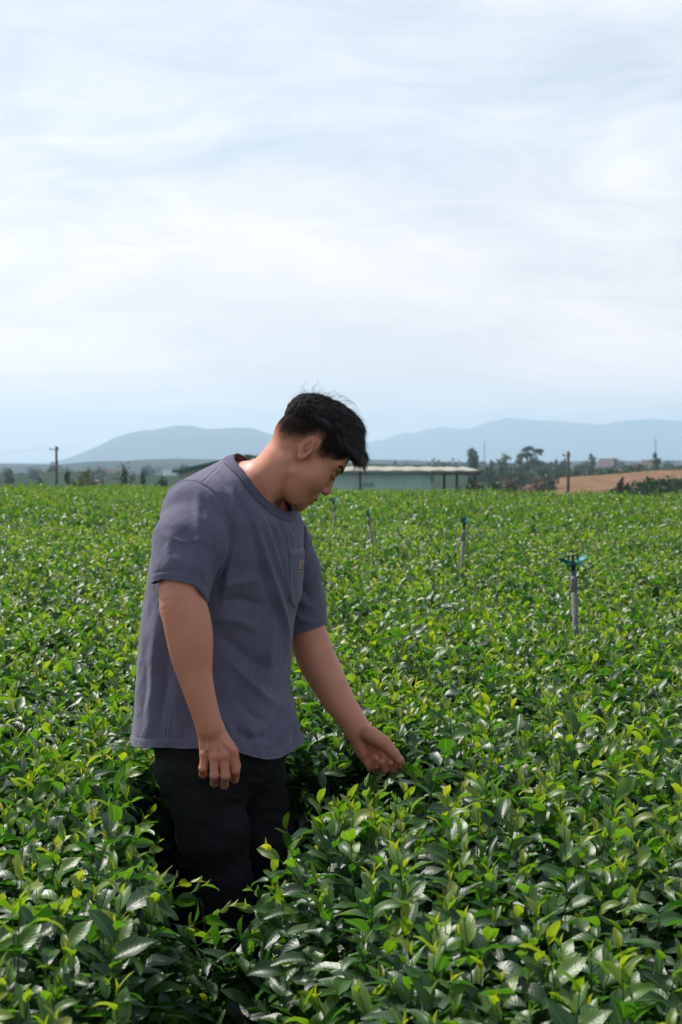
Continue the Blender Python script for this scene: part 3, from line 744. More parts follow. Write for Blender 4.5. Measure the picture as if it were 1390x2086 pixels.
V, Qd = surface(body, (-0.56, 3.12, -0.01), (0.20, 3.90, 1.72), 0.0028)
h = (V-HO)@HR_*100
inhead = (np.linalg.norm(V-HO, axis=1) < .22) & (h[:, 2] > -6.5)
f_, u_, s_ = h[:, 0], h[:, 2], h[:, 1]
sm = lambda x, a, b: (lambda t: t*t*(3-2*t))(np.clip((x-a)/(b-a), 0, 1))
low = np.interp(f_, [-9.5, -6, -3.5, -1.5, 0.3, 1.5, 3.6, 5.0, 6.5, 8.0, 9.2], [-3.4, -2.4, -0.8, 2.6, 3.2, 0.3, 0.4, 1.9, 3.0, 5.0, 7.2])
wdt = np.interp(f_, [-9, -3, 1, 4, 5.5, 8], [6.0, 5.4, 4.4, 3.6, 2.4, 1.0])
low = low - 0.3 + 0.5*fbm(h*1.1, 3); wdt = wdt + 1.0
stub = np.where(inhead, sm(u_, low-0.3, low-0.3+wdt)**1.15, 0)
eard = np.maximum(0, 1-np.linalg.norm((h-np.array([-0.9, 0, 0.75]))*np.array([.45, 0, .28]), axis=1))*(np.abs(s_) > 6.9)
isear = (np.abs(s_) > 7.45) & (np.abs(f_+.8) < 2.6) & (np.abs(u_-.7) < 3.9) & inhead
stub[isear] = 0
lips = np.exp(-((u_+7.05)/1.15)**4)*(f_ > 8.6)*(np.abs(s_) < 2.6)*(np.linalg.norm(V-HO, axis=1) < .22)
red = np.clip(lips*0.75 + isear*0.42 + 0.10*(f_ > 9.6)*(np.abs(u_+3) < 1.6)*(np.linalg.norm(V-HO, axis=1) < .22), 0, 1)
for (x, y, z) in ((471, 1530, 3.222), (457, 1539, 3.212), (437, 1541, 3.214), (419, 1535, 3.222), (349, 1246, 3.25)):
    red = np.maximum(red, 0.45*np.exp(-(np.linalg.norm(V-Q(x, y, z), axis=1)/.014)**2))
dl = np.linalg.norm(V-Q(772, 1535, 3.61), axis=1); red = np.maximum(red, 0.14*np.exp(-(dl/.055)**4))
dl = np.linalg.norm(V-Q(447, 1575, 3.24), axis=1); red = np.maximum(red, 0.25*np.exp(-(dl/.045)**4))
bodyo = place(mesh_obj('body', V, Qd, SKIN, None, True, {'stubble': stub, 'red': red}))

# nails (thumb of the left hand shows one)
# ---- eyebrows and lashes
HAIRM = mat('hair', (0.010, 0.008, 0.008), 0.27, 1.0)
HAIRM.node_tree.nodes['Principled BSDF'].inputs['Specular IOR Level'].default_value = 0.7
_t = HAIRM.node_tree; _a = N(_t, 'ShaderNodeAttribute', attribute_name='shade'); _m = N(_t, 'ShaderNodeMix', data_type='RGBA', inp={6: (0.004, 0.0035, 0.004, 1), 7: (0.17, 0.145, 0.14, 1)})  # pale strand tone paints sheen streaks into the hair colour
_t.links.new(_a.outputs['Fac'], _m.inputs[0]); _t.links.new(_m.outputs[2], _t.nodes['Principled BSDF'].inputs['Base Color'])
rng = np.random.RandomState(11)
class Strands:
    def __init__(s): s.V = []; s.F = []; s.n = 0; s.s = []
    def add(s, pts, r0, r1=0.0001, sh=None):
        pts = np.asarray(pts); k = len(pts); t = np.gradient(pts, axis=0); t /= np.maximum(np.linalg.norm(t, axis=1), 1e-9)[:, None]
        a = np.cross(t, np.array([.31, .52, .79])); a /= np.linalg.norm(a, axis=1)[:, None]; b = np.cross(t, a)
        r = np.linspace(r0, r1, k)[:, None]
        v = np.stack([pts+a*r, pts+(-.5*a+.87*b)*r, pts+(-.5*a-.87*b)*r], 1).reshape(-1, 3)
        i = np.arange(k-1)[:, None]*3 + np.arange(3)[None]; j = np.arange(k-1)[:, None]*3 + (np.arange(3)[None]+1) % 3
        s.F.append((np.stack([i, j, j+3, i+3], -1).reshape(-1, 4))+s.n); s.V.append(v); s.n += len(v); s.s.append(np.full(len(v), rng.rand()**4 if sh is None else sh))
    def build(s, name): return place(mesh_obj(name, np.concatenate(s.V), np.concatenate(s.F), HAIRM, None, True, {'shade': np.concatenate(s.s)}))
for side in (-1, 1):
    st_ = Strands()
    for i in range(420):
        q = rng.rand(); s0 = 1.1 + 3.9*q; u0 = 2.55 + 0.75*math.sin(q*2.4) + rng.uniform(-.38, .38)*(1-.6*q); f0 = 10.6 - 0.42*(s0-1)**1.25
        p0 = hw(f0, s0*side, u0)[None]
        d, g = grad(body, p0); p0 = p0 - g*d[:, None]; nrm = g[0]/np.linalg.norm(g[0])
        dr = (HR_@np.array([-.5, side*1.0, .25+rng.uniform(-.3, .4)])); dr = dr - nrm*(dr@nrm)*0.8; dr /= np.linalg.norm(dr)
        L = rng.uniform(.005, .009); p0 = p0[0]-nrm*.0004
        st_.add([p0, p0+dr*L*.5+nrm*.0012, p0+dr*L+nrm*.0012], .00042)
    st_.build('eyebrow')
    st_ = Strands()
    for i in range(160):
        q = rng.rand(); s0 = 2.0+2.5*q; p0 = hw(9.6-.55*(s0-2.0), s0*side, 0.28+rng.uniform(-.06, .06))[None]
        d, g = grad(body, p0); p0 = (p0 - g*d[:, None])[0]
        dr = HR_@np.array([.8, side*.3*q, -.35]); L = rng.uniform(.006, .010)
        st_.add([p0, p0+dr*L*.6, p0+dr*L+Uv*.0012], .00050)
    st_.build('eyelash')

# ---- hair: dense mass on top, combed forward, with loose strands
def hairmass(p):
    q = (p-HO)@HR_*100
    d = ell(q, (-0.9, 0, 7.0), (10.1, 7.7, 8.0))
    d = smin(d, ell(q, (-3.2, 0, 9.0), (7.3, 6.6, 5.2)), 2.0)
    d = smin(d, ell(q, (1.8, 0, 11.2), (7.0, 6.4, 5.1)), 2.0)
    d = smin(d, rcone(q, (5.0, 0, 11.6), (10.6, 0, 9.0), 3.5, 2.0), 2.2)
    for s in (-3.6, 3.6):
        d = smin(d, rcone(q, (4.0, s, 11.0), (9.9, s*0.92, 8.2), 3.3, 2.2), 2.0)
    d = smin(d, rcone(q, (11.0, -1.5, 8.8), (12.2, -1.2, 8.0), 1.9, 1.2), 1.2)
    low_ = np.interp(q[:, 0], [-11, -9, -6, -2, 2, 4.5, 6, 7.5, 9, 12, 14.5], [2.6, 2.8, 4.4, 5.6, 5.2, 3.4, 3.3, 3.8, 5.6, 6.3, 6.4])
    d = d + 1.5*np.clip((low_+3.2-q[:, 2])/3.4, 0, 1)**1.5*np.clip((9-q[:, 0])/4, 0, 1)*np.clip(np.abs(q[:, 1])/4.5, 0, 1)**2
    d = smax(d, low_ - q[:, 2], .8)
    n = fbm(q*np.array([.45, 1.6, .9]), 3)
    return (d + 0.45*n + 0.60)*0.01
Vh, Fh = surface(hairmass, HO+np.array([-.20, -.16, -.06]), HO+np.array([.24, .18, .24]), 0.0028, proj=1)
hair = place(mesh_obj('hair', Vh, Fh, mat('hair_mass', (0.004, 0.0035, 0.004), 0.8, 0.15)))
hd, hg = grad(hairmass, Vh); hn = hg/np.linalg.norm(hg, axis=1)[:, None]
hq = (Vh-HO)@HR_*100
st_ = Strands()
G = np.array([0, 0, -1.0])
cand = np.where((hq[:, 2] > np.interp(hq[:, 0], [-11, -2, 4, 8, 14], [5.2, 6.6, 5.6, 7.5, 7.5])))[0]
cl_dir = {}; shd = {}
for i in rng.choice(cand, 15000):
    p0 = Vh[i] - hn[i]*0.002; q = hq[i]; n_ = hn[i]
    key = tuple((q/1.5).astype(int))
    if key not in cl_dir: cl_dir[key] = rng.normal(0, .20, 3)
    fwd = HR_@np.array([1.0, 0.15*np.sign(q[1]), -0.25 if q[0] > 2 else 0.05]) + cl_dir[key] + rng.normal(0, .12, 3)
    if q[0] < -5: fwd = HR_@np.array([.5, 0, .8]) + cl_dir[key]*.6 + rng.normal(0, .15, 3)
    fwd = fwd - n_*(fwd@n_)*0.85; fwd /= np.linalg.norm(fwd)
    L = rng.uniform(.012, .032)*(0.95 if q[0] > 6 else 1) * (0.5 if (q[2] < 8 and q[0] < 4) or q[0] < -6 else 1)
    pts_ = [p0]; dcur = fwd + n_*rng.uniform(.15, .75)
    for k in range(5):
        dcur = dcur/np.linalg.norm(dcur) + G*(.08 if q[0] < 8 else .15) - n_*.07; pts_.append(pts_[-1]+dcur/np.linalg.norm(dcur)*L/5)
    k2 = tuple((q/np.array([1.6, .55, .8])).astype(int)); sh_ = shd.setdefault(k2, rng.rand()**3.5); st_.add(pts_, rng.uniform(.00035, .00075), sh=min(1, sh_*rng.uniform(.5, 1.2)))
# short ends sticking up through the outline
for i in rng.choice(cand[hq[cand, 2] > 8.5], 620):
    p0 = Vh[i]-hn[i]*.002; d_ = hn[i]*rng.uniform(.6, 1.1) + HR_@np.array([rng.uniform(-.2, .9), rng.uniform(-.4, .4), .1]); d_ /= np.linalg.norm(d_); L = rng.uniform(.008, .021)
    st_.add([p0, p0+d_*L*.5, p0+d_*L+G*L*.12+Fv*L*.25], rng.uniform(.0003, .0006))
# loose hairs on the crown and the fringe
for (x0, y0, x1, y1, x2, y2, x3, y3) in ((622, 804, 616, 790, 617, 784, 619, 778), (640, 803, 638, 795, 641, 789, 644, 785), (645, 803, 640, 792, 648, 783, 650, 777), (632, 806, 626, 797, 623, 792, 617, 788),
        (667, 808, 676, 801, 688, 799, 697, 808), (672, 809, 682, 803, 692, 803, 700, 813), (652, 805, 660, 800, 666, 803, 668, 808), (690, 806, 698, 806, 706, 812, 712, 821), (604, 811, 600, 807, 596, 808, 593, 812),
        (725, 950, 724, 957, 722, 963, 721, 968), (730, 952, 731, 957, 731, 961, 731, 964), (719, 944, 721, 950, 719, 956, 717, 961), (735, 955, 738, 960, 737, 966, 736, 969), (714, 940, 712, 946, 712, 950, 710, 955),
        (655, 805, 650, 796, 657, 790, 662, 789), (700, 812, 712, 815, 722, 824, 727, 833), (706, 815, 719, 820, 730, 836, 734, 850), (626, 806, 620, 800, 611, 802, 607, 806)):
    for j in range(4):
        o_ = rng.normal(0, 2.2, 2); Y = 3.50+rng.uniform(-.02, .02)
        st_.add([Q(x0+o_[0], y0+3+o_[1]*.5, Y), Q(x1+o_[0]*1.2, y1+o_[1], Y), Q(x2+o_[0]*1.5, y2+o_[1]*1.3, Y), Q(x3+o_[0]*2, y3+o_[1]*2, Y)], .00030)
hs = st_.build('hair_strand'); hs.parent = hair; hs.matrix_parent_inverse = Matrix.Identity(4); hs.name = 'loose_hair'
# cropped hairs on the sides
cv = np.where((stub > .25) & (np.abs(s_) > 3.5) & (~isear))[0]
st_ = Strands(); bd = normals(V, Qd)
for i in rng.choice(cv, 8000):
    p0 = V[i]; n_ = bd[i]; dr = HR_@np.array([-.25, 0, -.9]) + rng.normal(0, .25, 3); dr = dr-n_*(dr@n_)*.8; dr /= np.linalg.norm(dr)
    if rng.rand() > stub[i]*1.2: continue
    L = .0015+.006*stub[i]; st_.add([p0-n_*.0003, p0+(dr+n_*.7)*L*.5, p0+(dr*1.1+n_*.5)*L], .00028)
HAIRM = mat('cropped_hair', (0.012, 0.010, 0.010), 0.8, 0.1)
hs = st_.build('cropped_hair'); hs.parent = hair; hs.matrix_parent_inverse = Matrix.Identity(4)

# ---- t-shirt
def fabric(name, base, base2, ribs=False):
    m = bpy.data.materials.new(name); m.use_nodes = True; t = m.node_tree; b = t.nodes['Principled BSDF']
    tcn = N(t, 'ShaderNodeTexCoord')
    n = N(t, 'ShaderNodeTexNoise', inp={'Scale': 9.0, 'Detail': 6.0, 'Roughness': 0.65}); t.links.new(tcn.outputs['Object'], n.inputs['Vector'])
    r = N(t, 'ShaderNodeValToRGB'); t.links.new(n.outputs[0], r.inputs[0])
    r.color_ramp.elements[0].position = 0.3; r.color_ramp.elements[0].color = (*base, 1)
    r.color_ramp.elements[1].position = 0.7; r.color_ramp.elements[1].color = (*base2, 1)
    mpn = N(t, 'ShaderNodeMapping'); mpn.inputs['Scale'].default_value = (60, 60, 900); t.links.new(tcn.outputs['Object'], mpn.inputs[0])
    n2 = N(t, 'ShaderNodeTexNoise', inp={'Scale': 1.0, 'Detail': 3.0}); t.links.new(mpn.outputs[0], n2.inputs['Vector'])
    wm = N(t, 'ShaderNodeMix', data_type='RGBA', blend_type='MULTIPLY', inp={0: 0.5}); t.links.new(r.outputs[0], wm.inputs[6])
    r3 = N(t, 'ShaderNodeValToRGB'); t.links.new(n2.outputs[0], r3.inputs[0]); r3.color_ramp.elements[0].position = .3; r3.color_ramp.elements[0].color = (.6, .6, .6, 1); r3.color_ramp.elements[1].position = .7
    t.links.new(r3.outputs[0], wm.inputs[7]); 
    # worn, paler seams
    sa = N(t, 'ShaderNodeAttribute', attribute_name='worn')
    wk = N(t, 'ShaderNodeMix', data_type='RGBA', inp={7: (base2[0]*1.9, base2[1]*1.9, base2[2]*1.8, 1)}); t.links.new(wm.outputs[2], wk.inputs[6]); t.links.new(sa.outputs['Fac'], wk.inputs[0])
    t.links.new(wk.outputs[2], b.inputs['Base Color'])
    b.inputs['Roughness'].default_value = 0.88; b.inputs['Specular IOR Level'].default_value = 0.25; b.inputs['Sheen Weight'].default_value = 0.15; b.inputs['Sheen Roughness'].default_value = 0.5
    n4 = N(t, 'ShaderNodeTexNoise', inp={'Scale': 420.0, 'Detail': 2.0}); t.links.new(tcn.outputs['Object'], n4.inputs['Vector'])
    ad = N(t, 'ShaderNodeMath', operation='ADD'); t.links.new(n4.outputs[0], ad.inputs[0]); t.links.new(n2.outputs[0], ad.inputs[1])
    bp = N(t, 'ShaderNodeBump', inp={'Strength': 0.35, 'Distance': 0.0015}); t.links.new(ad.outputs[0], bp.inputs['Height']); t.links.new(bp.outputs[0], b.inputs['Normal'])
    return m
COT = fabric('grey_blue_cotton', (0.096, 0.091, 0.146), (0.134, 0.125, 0.190))

def seg_dist(X, Z, pl):
    """distance in the photograph's pixels to a polyline, with the running parameter"""
    best = np.full(len(X), 1e9); tb = np.zeros(len(X)); n = len(pl)-1
    for i in range(n):
        (x0, y0), (x1, y1) = pl[i], pl[i+1]; dx_, dy_ = x1-x0, y1-y0
        t = np.clip(((X-x0)*dx_+(Z-y0)*dy_)/(dx_*dx_+dy_*dy_), 0, 1); d = np.hypot(X-x0-t*dx_, Z-y0-t*dy_)
        m = d < best; best[m] = d[m]; tb[m] = (i+t[m])/n
    return best, tb
# drag lines of the cloth: path (surveyed on the photograph), half width in px, height in metres
FOLDS = [([(482, 985), (513, 1046), (536, 1120), (560, 1200), (582, 1275), (588, 1340)], 7, .0075),
         ([(502, 1000), (535, 1060), (560, 1130), (588, 1215)], 6, .005),
         ([(470, 975), (480, 1046), (486, 1110)], 8, .005),
         ([(545, 1035), (566, 1090), (578, 1150), (590, 1230)], 5, .006),
         ([(562, 1030), (580, 1080), (590, 1130)], 4, .005),
         ([(572, 1040), (592, 1090), (600, 1130)], 4, .004),
         ([(560, 1245), (545, 1320), (550, 1400)], 14, .005),
         ([(497, 1010), (520, 1080), (540, 1170), (556, 1260)], 10, -.006),
         ([(440, 1200), (480, 1188), (530, 1180)], 10, .004), ([(436, 1225), (500, 1222), (545, 1240)], 12, -.005),
         ([(432, 1262), (480, 1262), (530, 1285)], 11, .004), ([(430, 1290), (470, 1310), (520, 1350), (560, 1372)], 14, -.004),
         ([(462, 1340), (500, 1380), (540, 1420), (575, 1445)], 11, .005), ([(575, 1440), (568, 1470), (545, 1500), (510, 1505), (470, 1480)], 9, -.006),
         ([(596, 1430), (585, 1470), (566, 1512)], 8, .006), ([(480, 1420), (520, 1460), (550, 1475)], 9, -.004), ([(606, 1470), (603, 1500), (600, 1530)], 6, -.005),
         ([(440, 1440), (470, 1490), (475, 1522)], 9, .004), ([(500, 1470), (520, 1500), (530, 1530)], 10, .004),
         ([(325, 1230), (318, 1300), (312, 1400), (300, 1500)], 12, .004), ([(345, 1300), (335, 1400), (322, 1505)], 10, -.005),
         ([(360, 1380), (362, 1440), (365, 1505)], 10, .004), ([(300, 1330), (296, 1420), (286, 1500)], 9, -.003), ([(385, 1450), (392, 1505)], 9, -.004),
         ([(470, 1090), (452, 1150), (440, 1230)], 8, -.006), ([(486, 1050), (474, 1110), (462, 1180), (450, 1260)], 8, .004),
         ([(425, 962), (440, 985), (455, 1020), (470, 1060)], 8, .0035), ([(440, 950), (470, 1000), (490, 1060)], 7, -.003)]
SFOLDS = [([(406, 985), (401, 1050), (404, 1110), (409, 1160), (413, 1215)], 8, .004),
          ([(352, 1080), (347, 1120), (348, 1178)], 9, .003), ([(428, 1040), (436, 1100), (432, 1160), (424, 1205)], 9, -.005), ([(445, 1050), (452, 1110), (445, 1160)], 7, .004),
          ([(335, 1090), (370, 1105), (410, 1100), (450, 1120)], 5, .0012), ([(395, 1180), (407, 1200), (417, 1218)], 6, .003)]
def fold_displace(V, nrm, folds, near=True):
    X, Z = PX(V); d = np.zeros(len(V))
    w = np.clip(-nrm[:, 1]*2.2+0.75, 0, 1) if near else np.ones(len(V))
    for pl, hwid, amp in folds:
        r, t = seg_dist(X, Z, pl)
        d += 1.9*amp*np.exp(-np.abs(r/hwid)**1.6)*np.sin(np.pi*np.clip(t*0.92+0.04, 0, 1))**1.0
    d *= w
    d += 0.0045*fbm(V*np.array([9, 9, 6]), 3) + 0.0019*fbm(V@np.array([[.8, 0, .6], [0, 1, 0], [-.6, 0, .8]])*np.array([50, 50, 20]), 2)
    return d

zn0 = Q(467, 941, 3.55); zn1 = Q(566, 1031, 3.50)
nn = np.array([0.66, -0.20, 0.72]); nn /= np.linalg.norm(nn)
NKC = (zn0+zn1)/2
def neck_plane(p): return (p-NKC)@nn
def neckc(p, g):
    return rcone(p, Q(575, 950, 3.50), Q(500, 1014, 3.53), .060+g, .074+g)
def opening(p):
    """positive on the cloth, negative inside the neck hole"""
    a, b_ = Q(575, 950, 3.50), Q(500, 1014, 3.53); ax = (b_-a)/np.linalg.norm(b_-a)
    q = p-a; r = np.linalg.norm(q-(q@ax)[:, None]*ax, axis=1)
    return np.maximum(-neck_plane(p), (r-.098)*.8)
def shirt_field(p):
    d = smooth_torso(p)
    return smin(d, neckc(p, .007), .028)
def hem_z(V):
    X = np.array([Q(x, 1500, 3.50)[0] for x in (270, 336, 450, 482, 526, 551, 576, 600, 620)])
    Z = np.array([Q(x, y, Y)[2] for x, y, Y in ((270, 1508, 3.5), (336, 1511, 3.42), (450, 1514, 3.36), (482, 1520, 3.36), (526, 1536, 3.38), (551, 1540, 3.4), (576, 1537, 3.43), (600, 1528, 3.46), (620, 1519, 3.50))])
    return np.interp(V[:, 0], X, Z) + 0.006*(V[:, 1] > 3.56)
V0, F0 = surface(shirt_field, (-0.58, 3.24, 0.70), (-0.03, 3.84, 1.56), 0.0034, proj=1)
n0 = normals(V0, F0)
gh = V0[:, 2]-hem_z(V0); gn = opening(V0)
worn = np.zeros(len(V0))
def band(x, c, w): return np.exp(-((x-c)/w)**2)
disp = fold_displace(V0, n0, FOLDS)*np.clip((gn-.012)/.03, 0, 1)
# side seam and back-yoke seam, hem fold and its stitching
seam, _ = seg_dist(*PX(V0), [(352, 1330), (345, 1430), (336, 1511)])
yk, _ = seg_dist(*PX(V0), [(452, 943), (432, 965), (406, 990)])
camf = np.clip(-n0[:, 1]*3+.9, 0, 1)
yk = yk + 99*(camf < .2); seam = seam + 99*(camf < .3)
disp += -.0025*np.exp(-(seam/1.8)**2) + .0013*np.exp(-((seam-4)/2)**2) - .0022*np.exp(-(yk/1.6)**2) + .0012*np.exp(-((yk-4)/2)**2)
disp += .0014*np.clip(1-gh/.021, 0, 1)**.25 - .0016*band(gh, .021, .0022) + .0009*fbm(V0*np.array([90, 90, 14]), 1)*(gh < .024)
disp += (0.006*np.sin(V0[:, 0]*38+1.1)*np.sin(V0[:, 1]*21))*np.exp(-np.clip(gh, 0, 1)/.05)
worn = .34*band(gh, .0, .0030) + .16*band(gh, .0235, .0018) + .30*np.exp(-((seam-3)/1.5)**2)*(seam < 50) + .25*np.exp(-((yk-3)/1.5)**2)
Vs = V0 + n0*disp[:, None]
# keep out of the body
g = np.minimum(Vs[:, 2]-hem_z(Vs), opening(Vs))
Vc, Fc, use, nold = clip(Vs, F0, g)
wv = np.zeros(len(Vc)); m = use < nold; wv[m] = worn[use[m]]
tee = place(mesh_obj('t_shirt', Vc, Fc, COT, None, True, {'worn': wv})); thicken(tee, .0022)
tee['label'] = 'faded grey-blue cotton t-shirt with a chest pocket'
def sub(o, parent): o.parent = parent; o.matrix_parent_inverse = Matrix.Identity(4); return o
# collar: ribbed band standing on the neckline
cm = fabric('ribbed_cotton', (0.066, 0.063, 0.105), (0.090, 0.085, 0.134))
def collar_field(p): return shirt_field(p) - .0022
gc = -opening(V0)
V1, F1 = V0 + n0*(.0034+.0022*np.clip(band(gc, -.0115, .009), 0, 1))[:, None], F0
wob = 0.0015*np.sin(V0[:, 0]*60)
bp_ = Vc[(np.abs(opening(Vc)) < .0009) & (Vc[:, 2] > 1.36)]            # the edge of the neck hole
edist = np.full(len(V1), 9.0); nearn = np.where(gc > -.08)[0]
for s_i in range(0, len(nearn), 2000):
    ii = nearn[s_i:s_i+2000]; edist[ii] = np.linalg.norm(V1[ii, None]-bp_[None], axis=2).min(1)
edist = np.where(opening(V1) < 0, -edist, edist)
V1 = V0 + n0*(.0010+.0026*np.clip((.0225-edist)/.003, 0, 1)-.0013*band(edist, .0175, .0016)-.0011*band(edist, .006, .0012)+.0008)[:, None]
g = np.minimum(.0225-edist, edist+.0012); gc = -edist
Vc, Fc, use, nold = clip(V1, F1, g); wv = np.zeros(len(Vc)); m = use < nold; wv[m] = (.45*band(gc, -.0205, .0014)+.35*band(gc, -.001, .0016))[use[m]]
col_ = sub(mesh_obj('collar', Vc, Fc, cm, None, True, {'worn': wv}), tee); col_.modifiers.new('t', 'SOLIDIFY').thickness = .0026
# sleeves
def sleeve(name, A, capx, plane_n, plane_p, hem_fn, lo, hi, folds, k, near):
    def fld(p):
        s = None
        for i in range(len(A)-1):
            e = rcone(p, A[i][0], A[i+1][0], A[i][1], A[i+1][1]); s = e if s is None else smin(s, e, .03)
        return smin(smooth_torso(p), s, k), s
    V0, F0 = surface(lambda p: fld(p)[0], lo, hi, 0.0032, proj=1)
    n0 = normals(V0, F0); s = fld(V0)[1]; T = smooth_torso(V0)
    gp = (V0-plane_p)@plane_n; gh = hem_fn(V0); gs = T - s + 0.016
    d = fold_displace(V0, n0, folds, near)*np.clip(gp/.02, 0, 1)
    X, Z = PX(V0); d += .0048*np.clip(gp/.004, 0, 1) + .0024*band(gp, .004, .004) - .003*band(gp, .0125, .003) + .0012*np.clip(1-gh/.018, 0, 1)**.25 - .0014*band(gh, .0185, .002)
    V1 = V0 + n0*d[:, None]
    g = np.minimum(np.minimum(gp, hem_fn(V1)), gs)
    Vc, Fc, use, nold = clip(V1, F0, g); wv = np.zeros(len(Vc)); m = use < nold
    wv[m] = (.30*band(gh, 0, .003)+.18*band(gh, .0205, .0016)+.30*band(gp, .002, .0018)+.2*band(gp, .010, .0014))[use[m]]
    o = sub(mesh_obj(name, Vc, Fc, COT, None, True, {'worn': wv}), tee); thicken(o, .0022); return o
AR = [(Q(404, 1052, 3.385), .078), (Q(386, 1110, 3.325), .076), (Q(374, 1165, 3.285), .0625), (Q(367, 1235, 3.262), .0575)]
pR = Q(418, 1000, 3.36); nR = np.array([-.50, -.74, -.30]); nR /= np.linalg.norm(nR)
hx = np.array([Q(x, 1190, 3.25)[0] for x in (310, 320, 336, 371, 402, 415, 421, 440)]); hz = np.array([Q(400, y, 3.22)[2] for y in (1184, 1183, 1179.6, 1183, 1192, 1211, 1226, 1230)])
hz2 = np.array([Q(400, y, 3.30)[2] for y in (1190, 1188, 1192, 1197, 1203, 1213, 1226, 1230)])
def hemR(V):
    t = np.clip((V[:, 1]-3.22)/.08, 0, 1); return V[:, 2] - (np.interp(V[:, 0], hx, hz)*(1-t)+np.interp(V[:, 0], hx, hz2)*t)
sleeve('sleeve', AR, None, nR, pR, hemR, (-.50, 3.14, 1.08), (-.20, 3.56, 1.52), SFOLDS, .012, True)
AL = [(Q(578, 1112, 3.68), .068), (Q(592, 1165, 3.715), .068), (Q(608, 1230, 3.735), .0615), (Q(622, 1300, 3.735), .0600)]
pL = Q(583, 1090, 3.66); nL = np.array([.45, .80, -.25]); nL /= np.linalg.norm(nL)
hpL = Q(620, 1283, 3.72); hnL = Q(598, 1190, 3.73)-Q(621, 1270, 3.73); hnL /= np.linalg.norm(hnL); hnL = hnL + np.array([.18, 0, 0])*0
def hemL(V): return (V-hpL)@hnL
LF = [([(596, 1200), (620, 1230), (640, 1240)], 7, .003), ([(592, 1235), (615, 1262), (644, 1268)], 6, .003), ([(600, 1160), (615, 1200), (632, 1220)], 7, -.003)]
sleeve('sleeve', AL, None, nL, pL, hemL, (-.22, 3.56, .98), (.02, 3.88, 1.42), LF, .012, True)
# chest pocket on the left breast, with its little woven tag
PK = [(583, 1122), (601, 1129), (614, 1137), (611, 1190), (606, 1225), (597, 1242), (584, 1227), (583, 1180)]
def in_poly_dist(X, Z, pl):
    n = len(pl); best = np.full(len(X), 1e9); ins = np.zeros(len(X), bool)
    for i in range(n):
        x0, y0 = pl[i]; x1, y1 = pl[(i+1) % n]; dx_, dy_ = x1-x0, y1-y0
        t = np.clip(((X-x0)*dx_+(Z-y0)*dy_)/(dx_*dx_+dy_*dy_), 0, 1); best = np.minimum(best, np.hypot(X-x0-t*dx_, Z-y0-t*dy_))
        c = ((y0 > Z) != (y1 > Z)) & (X < (x1-x0)*(Z-y0)/(y1-y0+1e-9)+x0); ins ^= c
    return np.where(ins, best, -best)
vv = (V0-np.array([0, 3.53, 0]))@Bb
X_, Z_ = PX(V0); frontm = (n0@Ab > .35)
selp = frontm & (np.hypot(X_-584, Z_-1180) < 5)
vl = float(np.median(vv[selp])) if selp.any() else .0
zT, zB = Q(600, 1122, 3.45)[2], Q(600, 1245, 3.45)[2]
def pocket_d(v, z):
    pl = [(vl, zT), (vl+.118, zT), (vl+.118, zB+.030), (vl+.059, zB), (vl, zB+.030)]
    return in_poly_dist(v, z, pl)
V0s, F0s = surface(shirt_field, (-0.28, 3.24, 1.10), (-0.03, 3.80, 1.36), 0.0022, proj=1); n0s = normals(V0s, F0s)
fr = n0s@Ab > .15
pd = np.where(fr, pocket_d((V0s-np.array([0, 3.53, 0]))@Bb, V0s[:, 2]), -.01)
dd = fold_displace(V0s, n0s, FOLDS)
topd = zT-V0s[:, 2]
V1 = V0s + n0s*(dd + .0016 + .0022*np.clip(pd/.004, 0, 1) + .0035*np.clip(1-topd/.05, 0, 1)*np.clip(pd/.02, 0, 1) - .0014*band(topd, .021, .002))[:, None]
Vc, Fc, use, nold = clip(V1, F0s, pd); wv = np.zeros(len(Vc)); m = use < nold; wv[m] = (.4*band(pd, 0, .0022)+.25*band(pd, .006, .0012)+.2*band(topd, .021, .0016))[use[m]]
pk = sub(mesh_obj('pocket', Vc, Fc, COT, None, True, {'worn': wv}), tee); thicken(pk, .002)
tagm = mat('woven_label', (0.28, 0.27, 0.26), .8, .2, noise=(500, (.28, .26, .24), .4, .6)); orm = mat('orange_thread', (0.32, 0.15, 0.05), .7, .2); drk = mat('dark_thread', (0.03, 0.03, 0.03), .8, .2)
v_ = (V1-np.array([0, 3.53, 0]))@Bb
def patch(name, x0, x1, z0, z1, lift, mt):
    g = np.minimum(np.minimum(v_-(vl+x0), (vl+x1)-v_), np.minimum(V1[:, 2]-(zT-z1), (zT-z0)-V1[:, 2])); g = np.where(fr, g, -1)
    V2 = V1 + n0s*lift; Vc, Fc, *_r = clip(V2, F0s, g)
    if len(Fc): o = sub(mesh_obj(name, Vc, Fc, mt), tee); thicken(o, .0008); return o
patch('label_patch', .048, .092, .028, .056, .0014, tagm)
patch('label_emblem', .064, .088, .032, .0465, .0021, orm)
patch('label_lettering', .056, .086, .0495, .0530, .0021, drk)
# thumb nail
nailm = mat('nail', (.52, .27, .22), .3, .5)
ta, tb_ = Q(812, 1545.5, 3.588), Q(818.5, 1552.5, 3.588); ax_ = (tb_-ta)/np.linalg.norm(tb_-ta); up_ = np.array([.45, -.62, .55]); up_ -= ax_*(up_@ax_); up_ /= np.linalg.norm(up_); sd_ = np.cross(ax_, up_)
nc = (ta+tb_)/2 + up_*.0068
Vn, Fn = surface(lambda p: ell(p, nc, (.0072, .0054, .0032), np.stack([ax_, sd_, up_], 1)), nc-.014, nc+.014, .0016)
place(mesh_obj('thumb_nail', Vn, Fn, nailm))
